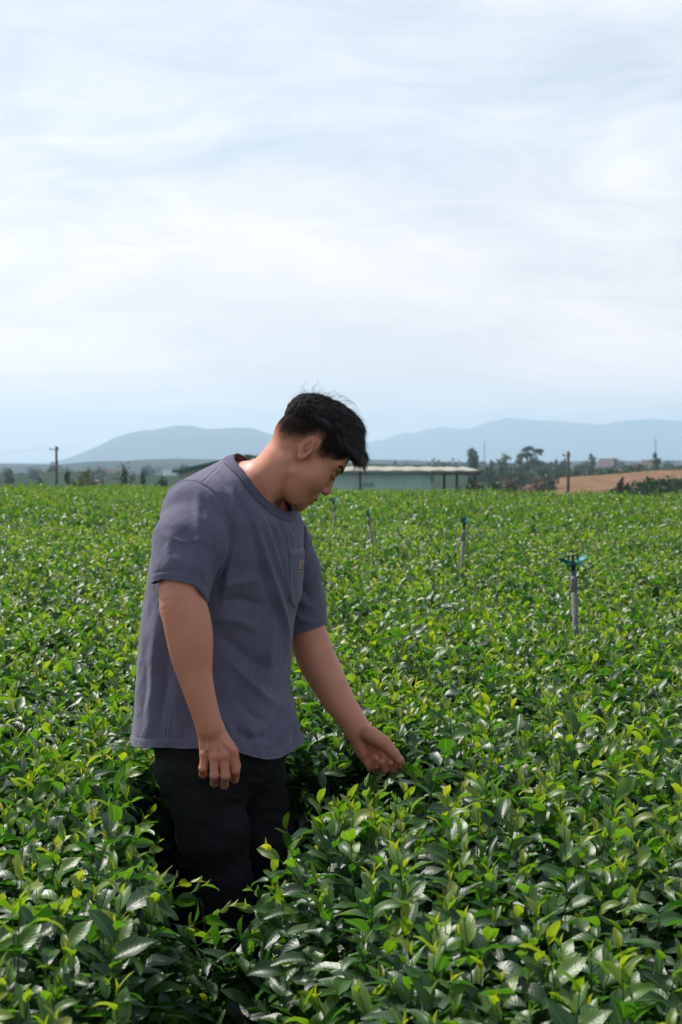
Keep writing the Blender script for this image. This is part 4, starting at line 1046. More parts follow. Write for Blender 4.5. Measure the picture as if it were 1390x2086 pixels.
# trousers
JEAN = mat('black_denim', (0.009, 0.009, 0.011), 0.9, 0.2, noise=(14, (0.018, 0.018, 0.021), .35, .7), bump=(160, .3, .002))
def trouser_field(p):
    return smin(legs(p), smax(torso(p)+.020, Q(0, 1512, 3.5)[2]-p[:, 2], .05), .03)
V0, F0 = surface(trouser_field, (-0.50, 3.20, 0.06), (0.0, 3.86, 0.94), 0.0045, proj=1); n0 = normals(V0, F0)
V1 = V0 + n0*(.010*fbm(V0*np.array([9, 9, 26]), 3) + .004*fbm(V0@np.array([[.8, 0, .6], [0, 1, 0], [-.6, 0, .8]])*np.array([18, 18, 60]), 2))[:, None]
g = np.minimum(V0[:, 2]-.085, .90-V0[:, 2]); Vc, Fc, *_r = clip(V1, F0, g)
tr_ = place(mesh_obj('trousers', Vc, Fc, JEAN)); thicken(tr_, .002)
shoem = mat('shoe_leather', (0.02, 0.02, 0.022), .6, .4)
V0, F0 = surface(feet, (-0.50, 3.20, -0.01), (0.15, 3.90, 0.16), 0.005, proj=1)
Vc, Fc, *_r = clip(V0, F0, V0[:, 2]-.004)
half = Vc[Fc].mean(1)[:, 1] < 3.535
for hm in (half, ~half):
    f2 = Fc[hm]; u = np.unique(f2); mpi = np.full(len(Vc), -1); mpi[u] = np.arange(len(u))
    if len(f2): place(mesh_obj('shoe', Vc[u], mpi[f2], shoem))
# ------------------------------------------------------------------ sprinklers standing in the field
pvc = mat('grey_pvc', (0.11, 0.115, 0.12), .6, .3, noise=(40, (.16, .16, .16), .4, .7)); blk = mat('black_plastic', (.018, .022, .028), .4, .5)
tealm = mat('teal_plastic', (.010, .17, .19), .38, .5, noise=(60, (.02, .24, .25), .4, .7))
def make_sprinkler():
    r = empty('sprinkler', (0, 0, 0), 'x', 'sprinkler', 'irrigation sprinklers standing in the tea field')
    a = MB(); a.tube([(0, 0, -.80), (0, 0, -.05)], .0125, 14); a.build('riser_pipe', pvc, r, True)
    a = MB(); a.tube([(0, 0, -.115), (0, 0, -.112), (0, 0, -.062), (0, 0, -.060)], [.0140, .0150, .0150, .014], 14); a.build('pipe_collar', pvc, r, True)
    a = MB(); a.tube([(0, 0, -.06), (0, 0, -.048), (0, 0, -.046), (0, 0, -.012), (0, 0, -.008), (0, 0, .002)], [.012, .012, .0095, .0095, .015, .015], 12)
    a.build('neck', blk, r, True)
    a = MB()
    for s in (-1, 1): a.tube([(s*.020, 0, .000), (s*.021, 0, .030)], .0030, 6)
    a.tube([(-.022, 0, .030), (.021, 0, .034)], .0036, 6); a.tube([(-.022, 0, .030), (-.045, 0, .026)], [.0034, .0018], 6)
    a.tube([(0, 0, 0), (0, 0, .030)], .0060, 8); a.build('bridge', blk, r)
    a = MB()
    def paddle(pts, w, th=.0016, tilt=0):
        v = []; n = len(pts)
        for (x, y, z), ww in zip(pts, w):
            v += [(x, y-ww, z-tilt*ww-th), (x, y+ww, z+tilt*ww-th), (x, y+ww, z+tilt*ww+th), (x, y-ww, z-tilt*ww+th)]
        f = [(0, 1, 2, 3), tuple(range(4*n-1, 4*n-5, -1))]
        for i in range(n-1):
            for k in range(4): f.append((i*4+k, (i+1)*4+k, (i+1)*4+(k+1) % 4, i*4+(k+1) % 4))
        a.add(v, f)
    paddle([(.004, 0, .006), (.030, .002, .012), (.047, .004, .020), (.062, .004, .024)], [.010, .009, .013, .008], .002, .5)
    paddle([(-.004, 0, .004), (-.030, -.002, .008), (-.048, -.006, .018), (-.060, -.006, .022)], [.010, .011, .012, .006], .002, -.5)
    paddle([(.006, -.005, -.002), (.022, -.012, -.004), (.032, -.016, -.002)], [.006, .007, .004], .002, .3)
    a.tube([(-.014, 0, .002), (-.020, -.004, -.004), (-.028, -.006, .004)], [.010, .009, .005], 8)
    a.build('water_arm', tealm, r)
    return r
def children(o): return [c for c in list(bpy.data.objects) if c.parent == o]
def copy_thing(o):
    c = o.copy(); C.objects.link(c)
    for ch in children(o):
        d = ch.copy(); C.objects.link(d); d.parent = c
        for g in children(ch):
            e = g.copy(); C.objects.link(e); e.parent = d
    return c
spk = [(1168, 1148, 1174, 1310, 5.80, 10, 'nearest grey sprinkler post with teal spinner, standing well right of the man'),
       (946, 1064, 940, 1178, 8.9, 60, 'slanting sprinkler post with teal spinner, second nearest, above the reaching arm'),
       (750, 1044, 757, 1100, 12.6, 80, 'small leaning sprinkler post in the field beside the chest of the man'),
       (680, 1020, 682, 1075, 15.2, 30, 'small sprinkler post just beyond the nose of the bowed man'),
       (628, 1033, 627, 1062, 21, 0, 'blurred sprinkler post directly under the chin of the man'),
       (1272, 1040, 1272, 1056, 22, 20, 'tiny far sprinkler post at the right side of the field'),
       (982, 1010, 982, 1032, 26, 50, 'tiny pale sprinkler post far off in front of the open shed')]
s0 = make_sprinkler()
for i, (tx, ty, bx, by, Y, rz, lab) in enumerate(spk):
    o = s0 if i == 0 else copy_thing(s0)
    t_, b_ = P(tx, ty, Y), P(bx, by, Y); ax = Vector(t_-b_).normalized()
    o.location = t_; o.rotation_euler = (Matrix.Rotation(0, 3, 'Z') @ ax.to_track_quat('Z', 'Y').to_matrix() @ Matrix.Rotation(rad(rz) - ax.to_track_quat('Z', 'Y').to_euler().z, 3, 'Z')).to_euler()
    o['label'] = lab

# ------------------------------------------------------------------ middle distance
GZ = lambda Y: float(ground_z(np.array([0.0]), np.array([Y]))[0])
def colm(name, c, c2=None, sc=.6, r=1.0): return mat(name, c, r, 0.0, noise=(sc, c2 or tuple(x*1.5 for x in c), .4, .65))
mint = mat('mint_netting', (0.36, 0.55, 0.51), .8, .25, noise=(1.2, (0.42, 0.60, 0.56), .4, .65)); palew = mat('pale_green_wall', (0.30, 0.36, 0.32), .8, .3, noise=(.8, (.36, .41, .37), .4, .6))
roofp = mat('pale_sheet_roof', (0.24, 0.25, 0.21), .7, .2, noise=(1.5, (.34, .33, .27), .4, .65)); roofg = mat('dark_green_roof', (0.05, 0.13, 0.10), .6, .4, noise=(2, (.07, .16, .13), .4, .6))
postm = mat('weathered_post', (.06, .055, .05), .8, .2, noise=(3, (.10, .09, .08), .4, .6)); wirem = mat('wire', (.03, .03, .035), .6, .3)
def build_shed():
    Y = 62.0; g = GZ(Y)
    r = empty('shed', (P(830, 960, Y)[0], Y, g), 'long low shed with mint-green netting walls and a pale flat roof, open at one end', 'shed')
    def pr(o): o.parent = r; o.matrix_parent_inverse = Matrix.Translation(r.location).inverted(); return o
    X0 = P(600, 960, Y)[0]; X1 = P(878, 960, Y)[0]; X2 = P(930, 960, Y)[0]; X3 = P(974, 960, Y)[0]; zt = P(700, 960, Y)[2]; zl = P(600, 956, Y)[2]
    a = MB(); n = 60
    xs = np.linspace(X0, X1, n+1)
    v = []; 
    for i, x in enumerate(xs):
        y = Y + .025*math.sin(i*2.1); v += [(x, y, g-.1), (x, y, zt-.05)]
    a.add(v, [(2*i, 2*i+2, 2*i+3, 2*i+1) for i in range(n)]); a.add([(X1, Y, g-.1), (X1, Y+7, g-.1), (X1, Y+7, zt-.05), (X1, Y, zt-.05)], [(0, 1, 2, 3)])
    pr(a.build('netting_wall', mint)); 
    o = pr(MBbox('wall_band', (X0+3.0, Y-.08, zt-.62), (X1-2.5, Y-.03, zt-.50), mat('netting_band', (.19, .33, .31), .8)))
    zr0, zr1 = P(600, 953, Y)[2], P(930, 960.5, Y)[2]
    a = MB(); m = 34; v = []; f = []
    for i in range(m+1):
        t = i/m; x = X0-.3+(X3-X0+.3)*t; ze = zt + .02*math.sin(i*1.7); dz = .04*(1-.7*t)
        v += [(x, Y-.45, ze-.02), (x, Y-.45, ze+.04), (x, Y+7.4, ze+.14+dz), (x, Y+7.4, ze+.08+dz)]
    for i in range(m):
        for k in range(4): f.append((i*4+k, i*4+(k+1) % 4, (i+1)*4+(k+1) % 4, (i+1)*4+k))
    f += [(3, 2, 1, 0), (m*4, m*4+1, m*4+2, m*4+3)]
    a.add(v, f); pr(a.build('roof', roofp))
    a = MB()
    for px in (734, 931, 968):
        x = P(px, 960, Y)[0]
        a = MB(); a.box((x-.045, Y-.10, g-.1), (x+.045, Y+.0, zt-.02)); pr(a.build('post', postm))
    for px in (905, 931, 968):
        x = P(px, 960, Y+6.5)[0]; a = MB(); a.box((x-.06, Y+6.4, g-.1), (x+.06, Y+6.52, zt+.2)); pr(a.build('post', postm))
    pr(MBbox('gutter', (X1, Y-.52, zt-.16), (X3+.1, Y-.46, zt-.03), postm))
    a = MB()
    for k, (px, w, h) in enumerate(((890, 1.4, .8), (915, .9, .55), (945, 1.1, .5))):
        x = P(px, 960, Y)[0]; a.box((x, Y+3+k*.3, g), (x+w*.8, Y+4+k*.3, g+h*1.2))
    st = a.build('stored_crate', colm('brown_sacks', (.12, .09, .07), (.18, .15, .12))); pr(st)
def MBbox(name, a, b, m):
    q = MB(); q.box(a, b); return q.build(name, m)
build_shed()
def build_barn():
    Y = 74.0; g = GZ(Y)
    r = empty('barn', (P(470, 960, Y)[0], Y, g), 'pale barn with a sloping dark green roof partly behind the shoulder of the man', 'barn')
    def pr(o): o.parent = r; o.matrix_parent_inverse = Matrix.Translation(r.location).inverted(); return o
    L_, Rr, mid = P(364, 961, Y)[0], P(640, 961, Y)[0], P(505, 961, Y)[0]; ze = P(364, 961, Y)[2]; zr = P(505, 931, Y)[2]
    a = MB(); a.add([(L_, Y, g-.1), (Rr, Y, g-.1), (Rr, Y, ze), (mid, Y, zr-.08), (L_, Y, ze), (L_, Y+9, g-.1), (Rr, Y+9, g-.1), (Rr, Y+9, ze), (mid, Y+9, zr-.08), (L_, Y+9, ze)],
        [(0, 1, 2, 3, 4), (9, 8, 7, 6, 5), (0, 4, 9, 5), (1, 6, 7, 2)]); pr(a.build('wall', palew))
    for s, xe in ((-1, L_-.30), (1, Rr+.30)):
        a = MB(); zq = ze - .30*(zr-ze)/(mid-L_)
        a.add([(xe, Y-.4, zq), (mid, Y-.4, zr), (mid, Y+9.4, zr), (xe, Y+9.4, zq), (xe, Y-.4, zq+.14), (mid, Y-.4, zr+.14), (mid, Y+9.4, zr+.14), (xe, Y+9.4, zq+.14)],
              [(0, 1, 2, 3), (7, 6, 5, 4), (0, 4, 5, 1), (1, 5, 6, 2), (2, 6, 7, 3), (3, 7, 4, 0)]); pr(a.build('roof_slope', roofg))
    pr(MBbox('door', (L_+1.0, Y-.05, g-.1), (L_+2.2, Y-.02, ze-.25), colm('barn_door', (.12, .17, .15))))
build_barn()
def pole(px, top, Y, arms, lab):
    g = GZ(Y); t_ = P(px, top, Y); r = empty('utility_pole', (t_[0], Y, g), lab, 'utility pole', 'utility poles beyond the field')
    h = t_[2]-g; a = MB(); a.tube([(0, 0, -.2), (0, 0, h)], [.11, .08], 10); a.build('pole', postm, r, True)
    for (z, w) in arms:
        a = MB(); a.box((-w, -.04, h-z), (w*.35, .04, h-z+.06)); a.build('crossarm', postm, r)
        for q in (-.9, .28):
            a = MB(); a.tube([(w*q, 0, h-z+.061), (w*q, 0, h-z+.19)], [.035, .022], 6); a.build('insulator', postm, r)
    return (t_[0], Y, t_[2])
pA = pole(115, 909, 95, ((.25, .45), (1.15, .32)), 'dark utility pole with crossarms at the left edge of the field')
pB = pole(1158, 919, 80, ((.3, .3),), 'plain brown utility pole in front of the brown slope')
far_ = P(-420, 906, 110)
a = MB()
w = [Vector((pA[0]-.6, pA[1], pA[2]-.1)).lerp(Vector(far_), t)-Vector((0, 0, .8*t*(1-t)*4)) for t in np.linspace(0, 1, 14)]
a.tube(w, .004, 4); tag(a.build('power_line', wirem), 'thin power line running left from the crossarm pole', 'power line')

# foliage of the middle distance: leaf-sized facets through the volume of each crown
def leafm(name, c, c2):
    m = mat(name, c, .6, .3, noise=(.9, c2, .35, .65)); t = m.node_tree; b = t.nodes['Principled BSDF']; o = t.nodes['Material Output']
    tr = N(t, 'ShaderNodeBsdfTranslucent'); t.links.new(b.inputs['Base Color'].links[0].from_socket, tr.inputs[0]); x = N(t, 'ShaderNodeMixShader', inp={0: .25})
    t.links.new(b.outputs[0], x.inputs[1]); t.links.new(tr.outputs[0], x.inputs[2]); t.links.new(x.outputs[0], o.inputs[0]); return m
LD = leafm('dark_leaves', (.020, .045, .016), (.035, .070, .022)); LM = leafm('mid_leaves', (.055, .090, .030), (.09, .13, .045)); LY = leafm('yellow_leaves', (.10, .14, .03), (.18, .20, .05))
LG = leafm('haze_grey_leaves', (.065, .090, .060), (.095, .12, .08)); LDRY = leafm('dry_twigs', (.10, .085, .065), (.16, .14, .11)); bark = mat('bark', (.09, .075, .06), .9, .2, noise=(4, (.05, .04, .03), .4, .6))  # grey and mid leaf colours are lightened to stand in for haze
def crown(lobes, n, s, seed):
    r = np.random.RandomState(seed); w = np.array([l[1][0]*l[1][1]*l[1][2] for l in lobes])**.75; pick = r.choice(len(lobes), n, p=w/w.sum())
    cl = []
    for i in range(len(lobes)):
        k = r.normal(size=(9, 3)); k /= np.linalg.norm(k, axis=1)[:, None]; cl.append(k*r.uniform(.45, 1.0, (9, 1)))
    c = np.array([np.array(lobes[i][0])+np.array(lobes[i][1])*(cl[i][r.randint(9)]*.85+r.normal(0, .22, 3)) for i in pick])
    a = r.normal(size=(n, 3)); a /= np.linalg.norm(a, axis=1)[:, None]; b = np.cross(a, r.normal(size=(n, 3))); b /= np.linalg.norm(b, axis=1)[:, None]
    sz = s*r.uniform(.6, 1.5, (n, 1)); V = np.stack([c-a*sz, c+b*sz*.45, c+a*sz, c-b*sz*.45], 1).reshape(-1, 3)
    return V, np.arange(4*n).reshape(n, 4)
def tree(name, px, top, bot_py, Y, wpx, lm, lab, cat, seed, shape='oval', n=900, group=None):
    if name == 'tree': Y = Y*2.3
    g = GZ(Y); t_ = P(px, top, Y); h = t_[2]-g; W = wpx/FPX*Y/2; r = np.random.RandomState(seed)
    root = empty(name, (t_[0], Y, g), lab, cat, group); lobes = []; a = MB()
    if shape == 'bush':
        for k in range(6): lobes.append(((r.uniform(-.6, .6)*W, r.uniform(-.5, .5)*W, h*r.uniform(.3, .7)), (W*.42, W*.4, h*.34)))
        lobes.append(((0, 0, h*.7), (W*.4, W*.4, h*.3))); 
        for k in range(4): a.tube([(0, 0, -.1), (r.uniform(-.5, .5)*W, r.uniform(-.4, .4)*W, h*.6)], [.04, .015], 5)
    elif shape == 'column':
        for k in range(7): q = k/6; lobes.append(((r.uniform(-.25, .25)*W, r.uniform(-.3, .3)*W, h*(.28+.64*q)), (W*(.75-.35*abs(q-.4)), W*.6, h*.13)))
        a.tube([(0, 0, -.2), (.03*W, 0, h*.5), (0, 0, h*.93)], [.14, .09, .03], 7)
    elif shape == 'sparse':
        for k in range(10):
            q = r.uniform(.35, 1); x = r.uniform(-.85, .85)*W*(1.15-q*.6); y = r.uniform(-.6, .6)*W; s_ = r.uniform(.16, .30)
            lobes.append(((x, y, h*q*.95), (W*s_*1.2, W*s_*1.2, h*.07))); a.tube([(0, 0, h*q*.35), (x*.6, y*.6, h*q*.75), (x, y, h*q*.95)], [.07, .04, .015], 5)
        a.tube([(0, 0, -.2), (.05*W, 0, h*.5), (-.03*W, 0, h*.9)], [.16, .10, .03], 7)
    else:
        for k in range(8):
            an = r.uniform(0, 6.28); q = r.uniform(.4, .85); rr = W*.5*r.uniform(.3, 1); x, y = rr*math.cos(an), rr*math.sin(an)
            lobes.append(((x, y, h*q), (W*.48, W*.45, h*.16))); a.tube([(0, 0, h*.2), (x*.5, y*.5, h*q*.7), (x, y, h*q)], [.09, .05, .02], 5)
        a.tube([(0, 0, -.2), (.03*W, 0, h*.35), (0, 0, h*.75)], [.17, .12, .04], 7)
    v, f = crown(lobes, n, .14*(Y/100)**.5*(1 if n > 500 else 1.2), seed)
    mesh_obj('crown', v, f, lm, root, False); a.build('trunk', bark, root, True); return root
GT = 'trees beyond the field'
tree('tree', 966, 917, 0, 120, 40, LD, 'narrow dense dark tree rising behind the end of the shed', 'tree', 1, 'column', 1500, GT)
tree('tree', 1002, 932, 0, 125, 30, LG, 'thin grey-green tree next to the narrow dense dark tree', 'tree', 2, 'sparse', 500, GT)
tree('tree', 1028, 926, 0, 128, 46, LM, 'loose mid-green tree between the thin grey one and the tallest tree', 'tree', 3, 'column', 1100, GT)
tree('tree', 1076, 908, 0, 130, 76, LG, 'tallest airy tree of the group right of the shed', 'tree', 4, 'sparse', 2600, GT)
tree('tree', 1062, 940, 0, 134, 60, LM, 'broad lower tree at the foot of the tallest airy tree', 'tree', 12, 'oval', 1300, GT)
tree('tree', 1118, 935, 0, 138, 50, LM, 'rounded green tree just left of the brown pole', 'tree', 5, 'oval', 1200, GT)
tree('tree', 1148, 928, 0, 142, 44, LG, 'grey-green tree directly behind the brown pole', 'tree', 6, 'oval', 1100, GT)
tree('tree', 1176, 945, 0, 140, 30, LM, 'low tree right behind the brown pole on its far side', 'tree', 7, 'oval', 700, GT)
tree('tree', 1206, 927, 0, 150, 26, LD, 'slim dark tree standing alone right of the brown pole', 'tree', 8, 'column', 900, GT)
tree('tree', 1190, 938, 0, 146, 22, LM, 'short slim tree beside the slim dark tree', 'tree', 9, 'column', 600, GT)
tree('tree', 1092, 926, 0, 150, 40, LG, 'airy tree half behind the tallest airy tree on its far side', 'tree', 13, 'column', 900, GT)
tree('tree', 1046, 944, 0, 152, 50, LG, 'low hazy tree filling the gap left of the tallest airy tree', 'tree', 14, 'oval', 900, GT)
tree('tree', 1134, 946, 0, 156, 60, LM, 'wide low tree at the foot of the rounded green tree', 'tree', 15, 'oval', 900, GT)
tree('tree', 1230, 942, 0, 165, 44, LG, 'hazy low tree right of the slim dark tree', 'tree', 16, 'oval', 800, GT)
tree('tree', 1275, 940, 0, 172, 50, LG, 'hazy broad tree midway along the crest of the brown slope', 'tree', 17, 'oval', 800, GT)
tree('tree', 1365, 938, 0, 170, 46, LG, 'hazy tree at the far right end of the horizon', 'tree', 18, 'oval', 800, GT)
tree('tree', 1338, 925, 0, 118, 24, LD, 'small dense tree on the crest of the brown slope', 'tree', 10, 'column', 900, GT)
GB = 'bushes beyond the field'
tree('bush', 1014, 972, 0, 58, 34, LD, 'dark leafy bush beside the open end of the shed', 'bush', 20, 'bush', 700, GB)
tree('bush', 962, 968, 0, 66, 60, LY, 'yellowish broad-leaved bush under the roof end of the shed', 'bush', 21, 'bush', 800, GB)
tree('bush', 985, 976, 0, 60, 50, LD, 'dark low bush in front of the shed posts', 'bush', 33, 'bush', 700, GB)
for i, (px, tp, w_, Y, m_, lab) in enumerate(((1040, 968, 70, 96, LDRY, 'dry brown shrub right of the dark leafy bush'), (1082, 970, 80, 98, LDRY, 'wide dry brown shrub below the tallest airy tree'),
        (1122, 962, 60, 104, LG, 'greyish shrub at the top edge of the brown soil'), (1218, 950, 50, 118, LM, 'low green shrub on the crest right of the slim dark tree'), (1262, 955, 50, 112, LY, 'yellow-green shrub on the crest of the brown slope'),
        (1300, 948, 60, 116, LM, 'green shrub left of the small dense tree on the crest'), (1372, 947, 60, 112, LM, 'green shrub at the far right end of the crest'), (1120, 984, 18, 76, LM, 'tiny bush on the brown soil left of the brown pole'))):
    tree('bush', px, tp, 0, Y, w_, m_, lab, 'bush', 50+i, 'bush', 700 if i < 3 else 420, GB)
tree('tree', 18, 955, 0, 105, 26, LD, 'small dark tree at the far left edge', 'tree', 30, 'oval', 600, GT)
tree('tree', 68, 950, 0, 150, 50, LG, 'hazy grey-green tree left of the crossarm pole', 'tree', 31, 'oval', 700, GT)
for i, (px, tp, w_, Y, m_, lab) in enumerate(((146, 960, 48, 90, LM, 'green bush just right of the crossarm pole'), (172, 957, 40, 92, LY, 'yellow-brown bush between the crossarm pole and the papaya tree'), (84, 976, 70, 92, LD, 'low dark bush left of the crossarm pole'),
        (206, 972, 40, 100, LDRY, 'low reddish-brown shrub left of the papaya tree'), (292, 962, 18, 120, LD, 'small upright bush right of the papaya tree'), (326, 968, 40, 118, LD, 'low dark bush near the left wall of the barn'), (248, 980, 50, 70, LM, 'green bush at the foot of the papaya tree'), (188, 966, 30, 110, LDRY, 'thin dry shrub behind the yellow-brown bush'))):
    tree('bush', px, tp, 0, Y, w_, m_, lab, 'bush', 70+i, 'bush', 600, GB)
def papaya(px, top, Y, wpx, lab, seed):
    g = GZ(Y); t_ = P(px, top, Y); h = t_[2]-g; W = wpx/FPX*Y/2; r = np.random.RandomState(seed)
    root = empty('papaya_tree', (t_[0], Y, g), lab, 'papaya tree', 'papaya trees beyond the field')
    a = MB(); a.tube([(0, 0, -.2), (.04, 0, h*.5), (0, 0, h*.93)], [.11, .09, .06], 8); a.build('trunk', bark, root, True)
    V = []; F = []; n = 0
    for k in range(18):
        an = k*2.4; el = .9-.085*k + r.uniform(-.1, .1); L_ = W*r.uniform(.6, .8); d = np.array([math.cos(an)*math.cos(el), math.sin(an)*math.cos(el), math.sin(el)]); b0 = np.array([0, 0, h*(.94-.010*k)]); e = b0+d*L_
        sd_ = np.cross(d, [0, 0, 1]); sd_ /= np.linalg.norm(sd_)
        V += [b0-sd_*.015, b0+sd_*.015, e+sd_*.01, e-sd_*.01]; F.append([n, n+1, n+2, n+3]); n += 4
        for q in np.linspace(-1.9, 1.9, 7):                 # palmate lobes
            dd_ = d*math.cos(q)+sd_*math.sin(q)-np.array([0, 0, .45]); dd_ /= np.linalg.norm(dd_); wv_ = np.cross(dd_, [0.1, 0.2, 1]); wv_ /= np.linalg.norm(wv_); l = W*.42*r.uniform(.8, 1.1)
            V += [e, e+dd_*l*.5+wv_*l*.2, e+dd_*l, e+dd_*l*.5-wv_*l*.2]; F.append([n, n+1, n+2, n+3]); n += 4
    mesh_obj('crown', np.array(V), np.array(F), LD, root, False)
    a = MB()
    for k in range(9): an = k*2.4; c = np.array([math.cos(an)*.13, math.sin(an)*.13, h*(.70+.018*k)]); a.tube([c+[0, 0, .14], c+[0, 0, .04], c-[0, 0, .08], c-[0, 0, .14]], [.03, .09, .09, .02], 6)
    a.build('fruit', LD, root, True)
papaya(253, 944, 85, 34, 'papaya tree with a drooping leaf crown standing alone left of the barn', 1)
papaya(137, 948, 98, 16, 'small thin papaya tree just right of the crossarm pole', 2)
# brown slope and the dark green plot on it
def strip(name, x0, x1, Y0, Y1, ztop, zbot, m, nx=60, ny=24, rough=.05, kind='structure'):
    xs = np.linspace(x0, x1, nx); tt = np.linspace(0, 1, ny); X, T = np.meshgrid(xs, tt); Z = zbot(X)*(1-T)+ztop(X)*T; Yv = Y0+(Y1-Y0)*T
    Z = Z + rough*fbm(np.stack([X, Yv, 0*X], -1).reshape(-1, 3)*.8, 3).reshape(X.shape)
    V = np.stack([X.ravel(), Yv.ravel(), Z.ravel()], 1); i = np.arange(nx*ny).reshape(ny, nx)
    F = np.stack([i[:-1, :-1].ravel(), i[:-1, 1:].ravel(), i[1:, 1:].ravel(), i[1:, :-1].ravel()], 1)
    o = mesh_obj(name, V, F, m); o['kind'] = kind; return o
brown = mat('ploughed_soil', (0.14, 0.082, 0.046), .95, .1, noise=(.5, (.20, .122, .070), .4, .65), bump=(6, .5, .1))
xs_ = lambda X, Y: 695+FPX*X/Y
def py2z(py, Y): return np.interp(py, [850, 1050], [P(695, 850, Y)[2], P(695, 1050, Y)[2]])
brow_top = lambda X: py2z(np.interp(xs_(X, 112), [1040, 1085, 1150, 1250, 1330, 1390, 1700], [1000, 984, 972, 966, 958, 956, 950]), 112)
strip('hillside', P(1050, 1000, 112)[0], P(1900, 1000, 112)[0], 60, 112, brow_top, lambda X: 0*X-2.9, brown, 80, 30)
tea2 = colm('far_tea_rows', (.014, .030, .012), (.024, .048, .018), .9)
gt = lambda X: py2z(np.interp(xs_(X, 84), [1225, 1250, 1275, 1310, 1390, 1800], [1014, 1004, 994, 986, 979, 972]), 84)
o = strip('tea_slope', P(1190, 1000, 84)[0], P(1900, 1000, 84)[0], 56, 84, gt, lambda X: 0*X-2.2, tea2, 120, 60, .35, 'stuff'); o['label'] = 'dark green tea plot on the slope at the right'; o['category'] = 'tea plot'
rr_ = np.random.RandomState(8); n_ = 9000; Xs = rr_.uniform(P(1190, 1000, 84)[0], P(1750, 1000, 84)[0], n_); Ts = rr_.rand(n_)
Zs = -2.2*(1-Ts)+gt(Xs)*Ts + .25; cs = np.stack([Xs, 56+28*Ts, Zs + rr_.uniform(-.25, .12, n_)], 1); aa = rr_.normal(size=(n_, 3)); aa /= np.linalg.norm(aa, axis=1)[:, None]; bb = np.cross(aa, rr_.normal(size=(n_, 3))); bb /= np.linalg.norm(bb, axis=1)[:, None]
mesh_obj('tea_plot_leaves', np.stack([cs-aa*.2, cs+bb*.1, cs+aa*.2, cs-bb*.1], 1).reshape(-1, 3), np.arange(4*n_).reshape(n_, 4), LD, o, False)
# a picker bending at the edge of the plot
Yp = 82.0; c0 = P(1262, 1001, Yp); 
def picker(p):
    q = p - c0
    d = rcone(q, (0, 0, .0), (.02, 0, .42), .10, .15); d = smin(d, rcone(q, (.02, 0, .42), (.10, -.05, .62), .16, .12), .08)
    d = smin(d, np.linalg.norm(q-np.array([.17, -.05, .74]), axis=1)-.10, .03); d = smin(d, rcone(q, (.10, -.14, .58), (.28, -.16, .30), .05, .035), .03); return smin(d, rcone(q, (.10, .08, .58), (.30, .04, .32), .05, .035), .03)
V, F = surface(picker, c0-[.3, .4, .25], c0+[.5, .4, .95], .03)
o = mesh_obj('person', V, F, mat('dark_red_clothes', (.06, .018, .018), .8)); tag(o, 'small far-off figure in dark red clothes at the edge of the plot', 'person')

# ------------------------------------------------------------------ far distance
wood = colm('distant_wood', (.020, .040, .020), (.035, .055, .028), .05); plain = colm('distant_fields', (.016, .028, .024), (.03, .04, .03), .01)
def ridge(name, Y, prof, m, depth, foot, seed, rough, n=240):
    px = np.array([a for a, b in prof], float); py = np.array([b for a, b in prof], float); x = np.linspace(px[0], px[-1], n)
    yy = np.interp(x, px, py); k = np.ones(7)/7; yy = np.convolve(np.pad(yy, 3, 'edge'), k, 'valid')
    z = np.array([P(a, b, Y)[2] for a, b in zip(x, yy)]); X = np.array([P(a, 900, Y)[0] for a in x]); rows = []
    for j, t in enumerate(np.linspace(0, 1, 22)):
        s_ = math.sin(t*math.pi/2)**1.2 if t < 1 else 1; rows.append(np.stack([X, Y-depth*(1-t)+0*X, foot+(z-foot)*s_], 1))
    for t in (.4, 1): rows.append(np.stack([X, Y+depth*t+0*X, foot+(z-foot)*(1-t)], 1))
    V = np.array(rows); nz = fbm(V.reshape(-1, 3)*(6.0/depth)+seed, 4).reshape(V.shape[:2]); V[:, :, 2] += rough*nz*np.clip((V[:, :, 2]-foot)/(rough*4), 0, 1)
    i = np.arange(V.shape[0]*n).reshape(V.shape[0], n); F = np.stack([i[:-1, :-1].ravel(), i[:-1, 1:].ravel(), i[1:, 1:].ravel(), i[1:, :-1].ravel()], 1)
    o = mesh_obj(name, V.reshape(-1, 3), F, m); o['kind'] = 'structure'; return o
ridge('mountain', 4200, [(-900, 935), (-300, 938), (100, 946), (170, 942), (215, 912), (255, 892), (290, 879), (330, 876), (370, 872), (405, 876), (440, 877), (475, 871), (510, 872), (540, 880), (575, 896), (640, 912), (720, 930), (800, 945), (1000, 948)], wood, 900, -20, 1, 20)
ridge('mountain', 6100, [(600, 945), (700, 915), (755, 903), (800, 894), (850, 880), (885, 873), (930, 871), (980, 866), (1040, 857), (1090, 860), (1150, 859), (1200, 866), (1260, 862), (1330, 857), (1400, 860), (1800, 868), (2400, 900)], wood, 800, -20, 4, 26)
ridge('hill', 1500, [(-700, 930), (-200, 942), (0, 947), (120, 946), (210, 944), (260, 938), (310, 935), (380, 937), (450, 940), (560, 941), (700, 939), (830, 937), (900, 938), (950, 941), (1100, 943), (1250, 941), (1390, 938), (1900, 930)], plain, 700, -18, 7, 6)
ridge('hill', 380, [(-500, 966), (0, 967), (60, 964), (160, 969), (300, 970), (420, 971), (560, 964), (700, 953), (760, 949), (840, 951), (940, 954), (1060, 952), (1200, 950), (1300, 951), (1400, 949), (1900, 940)], wood, 140, -9, 9, 1.6)
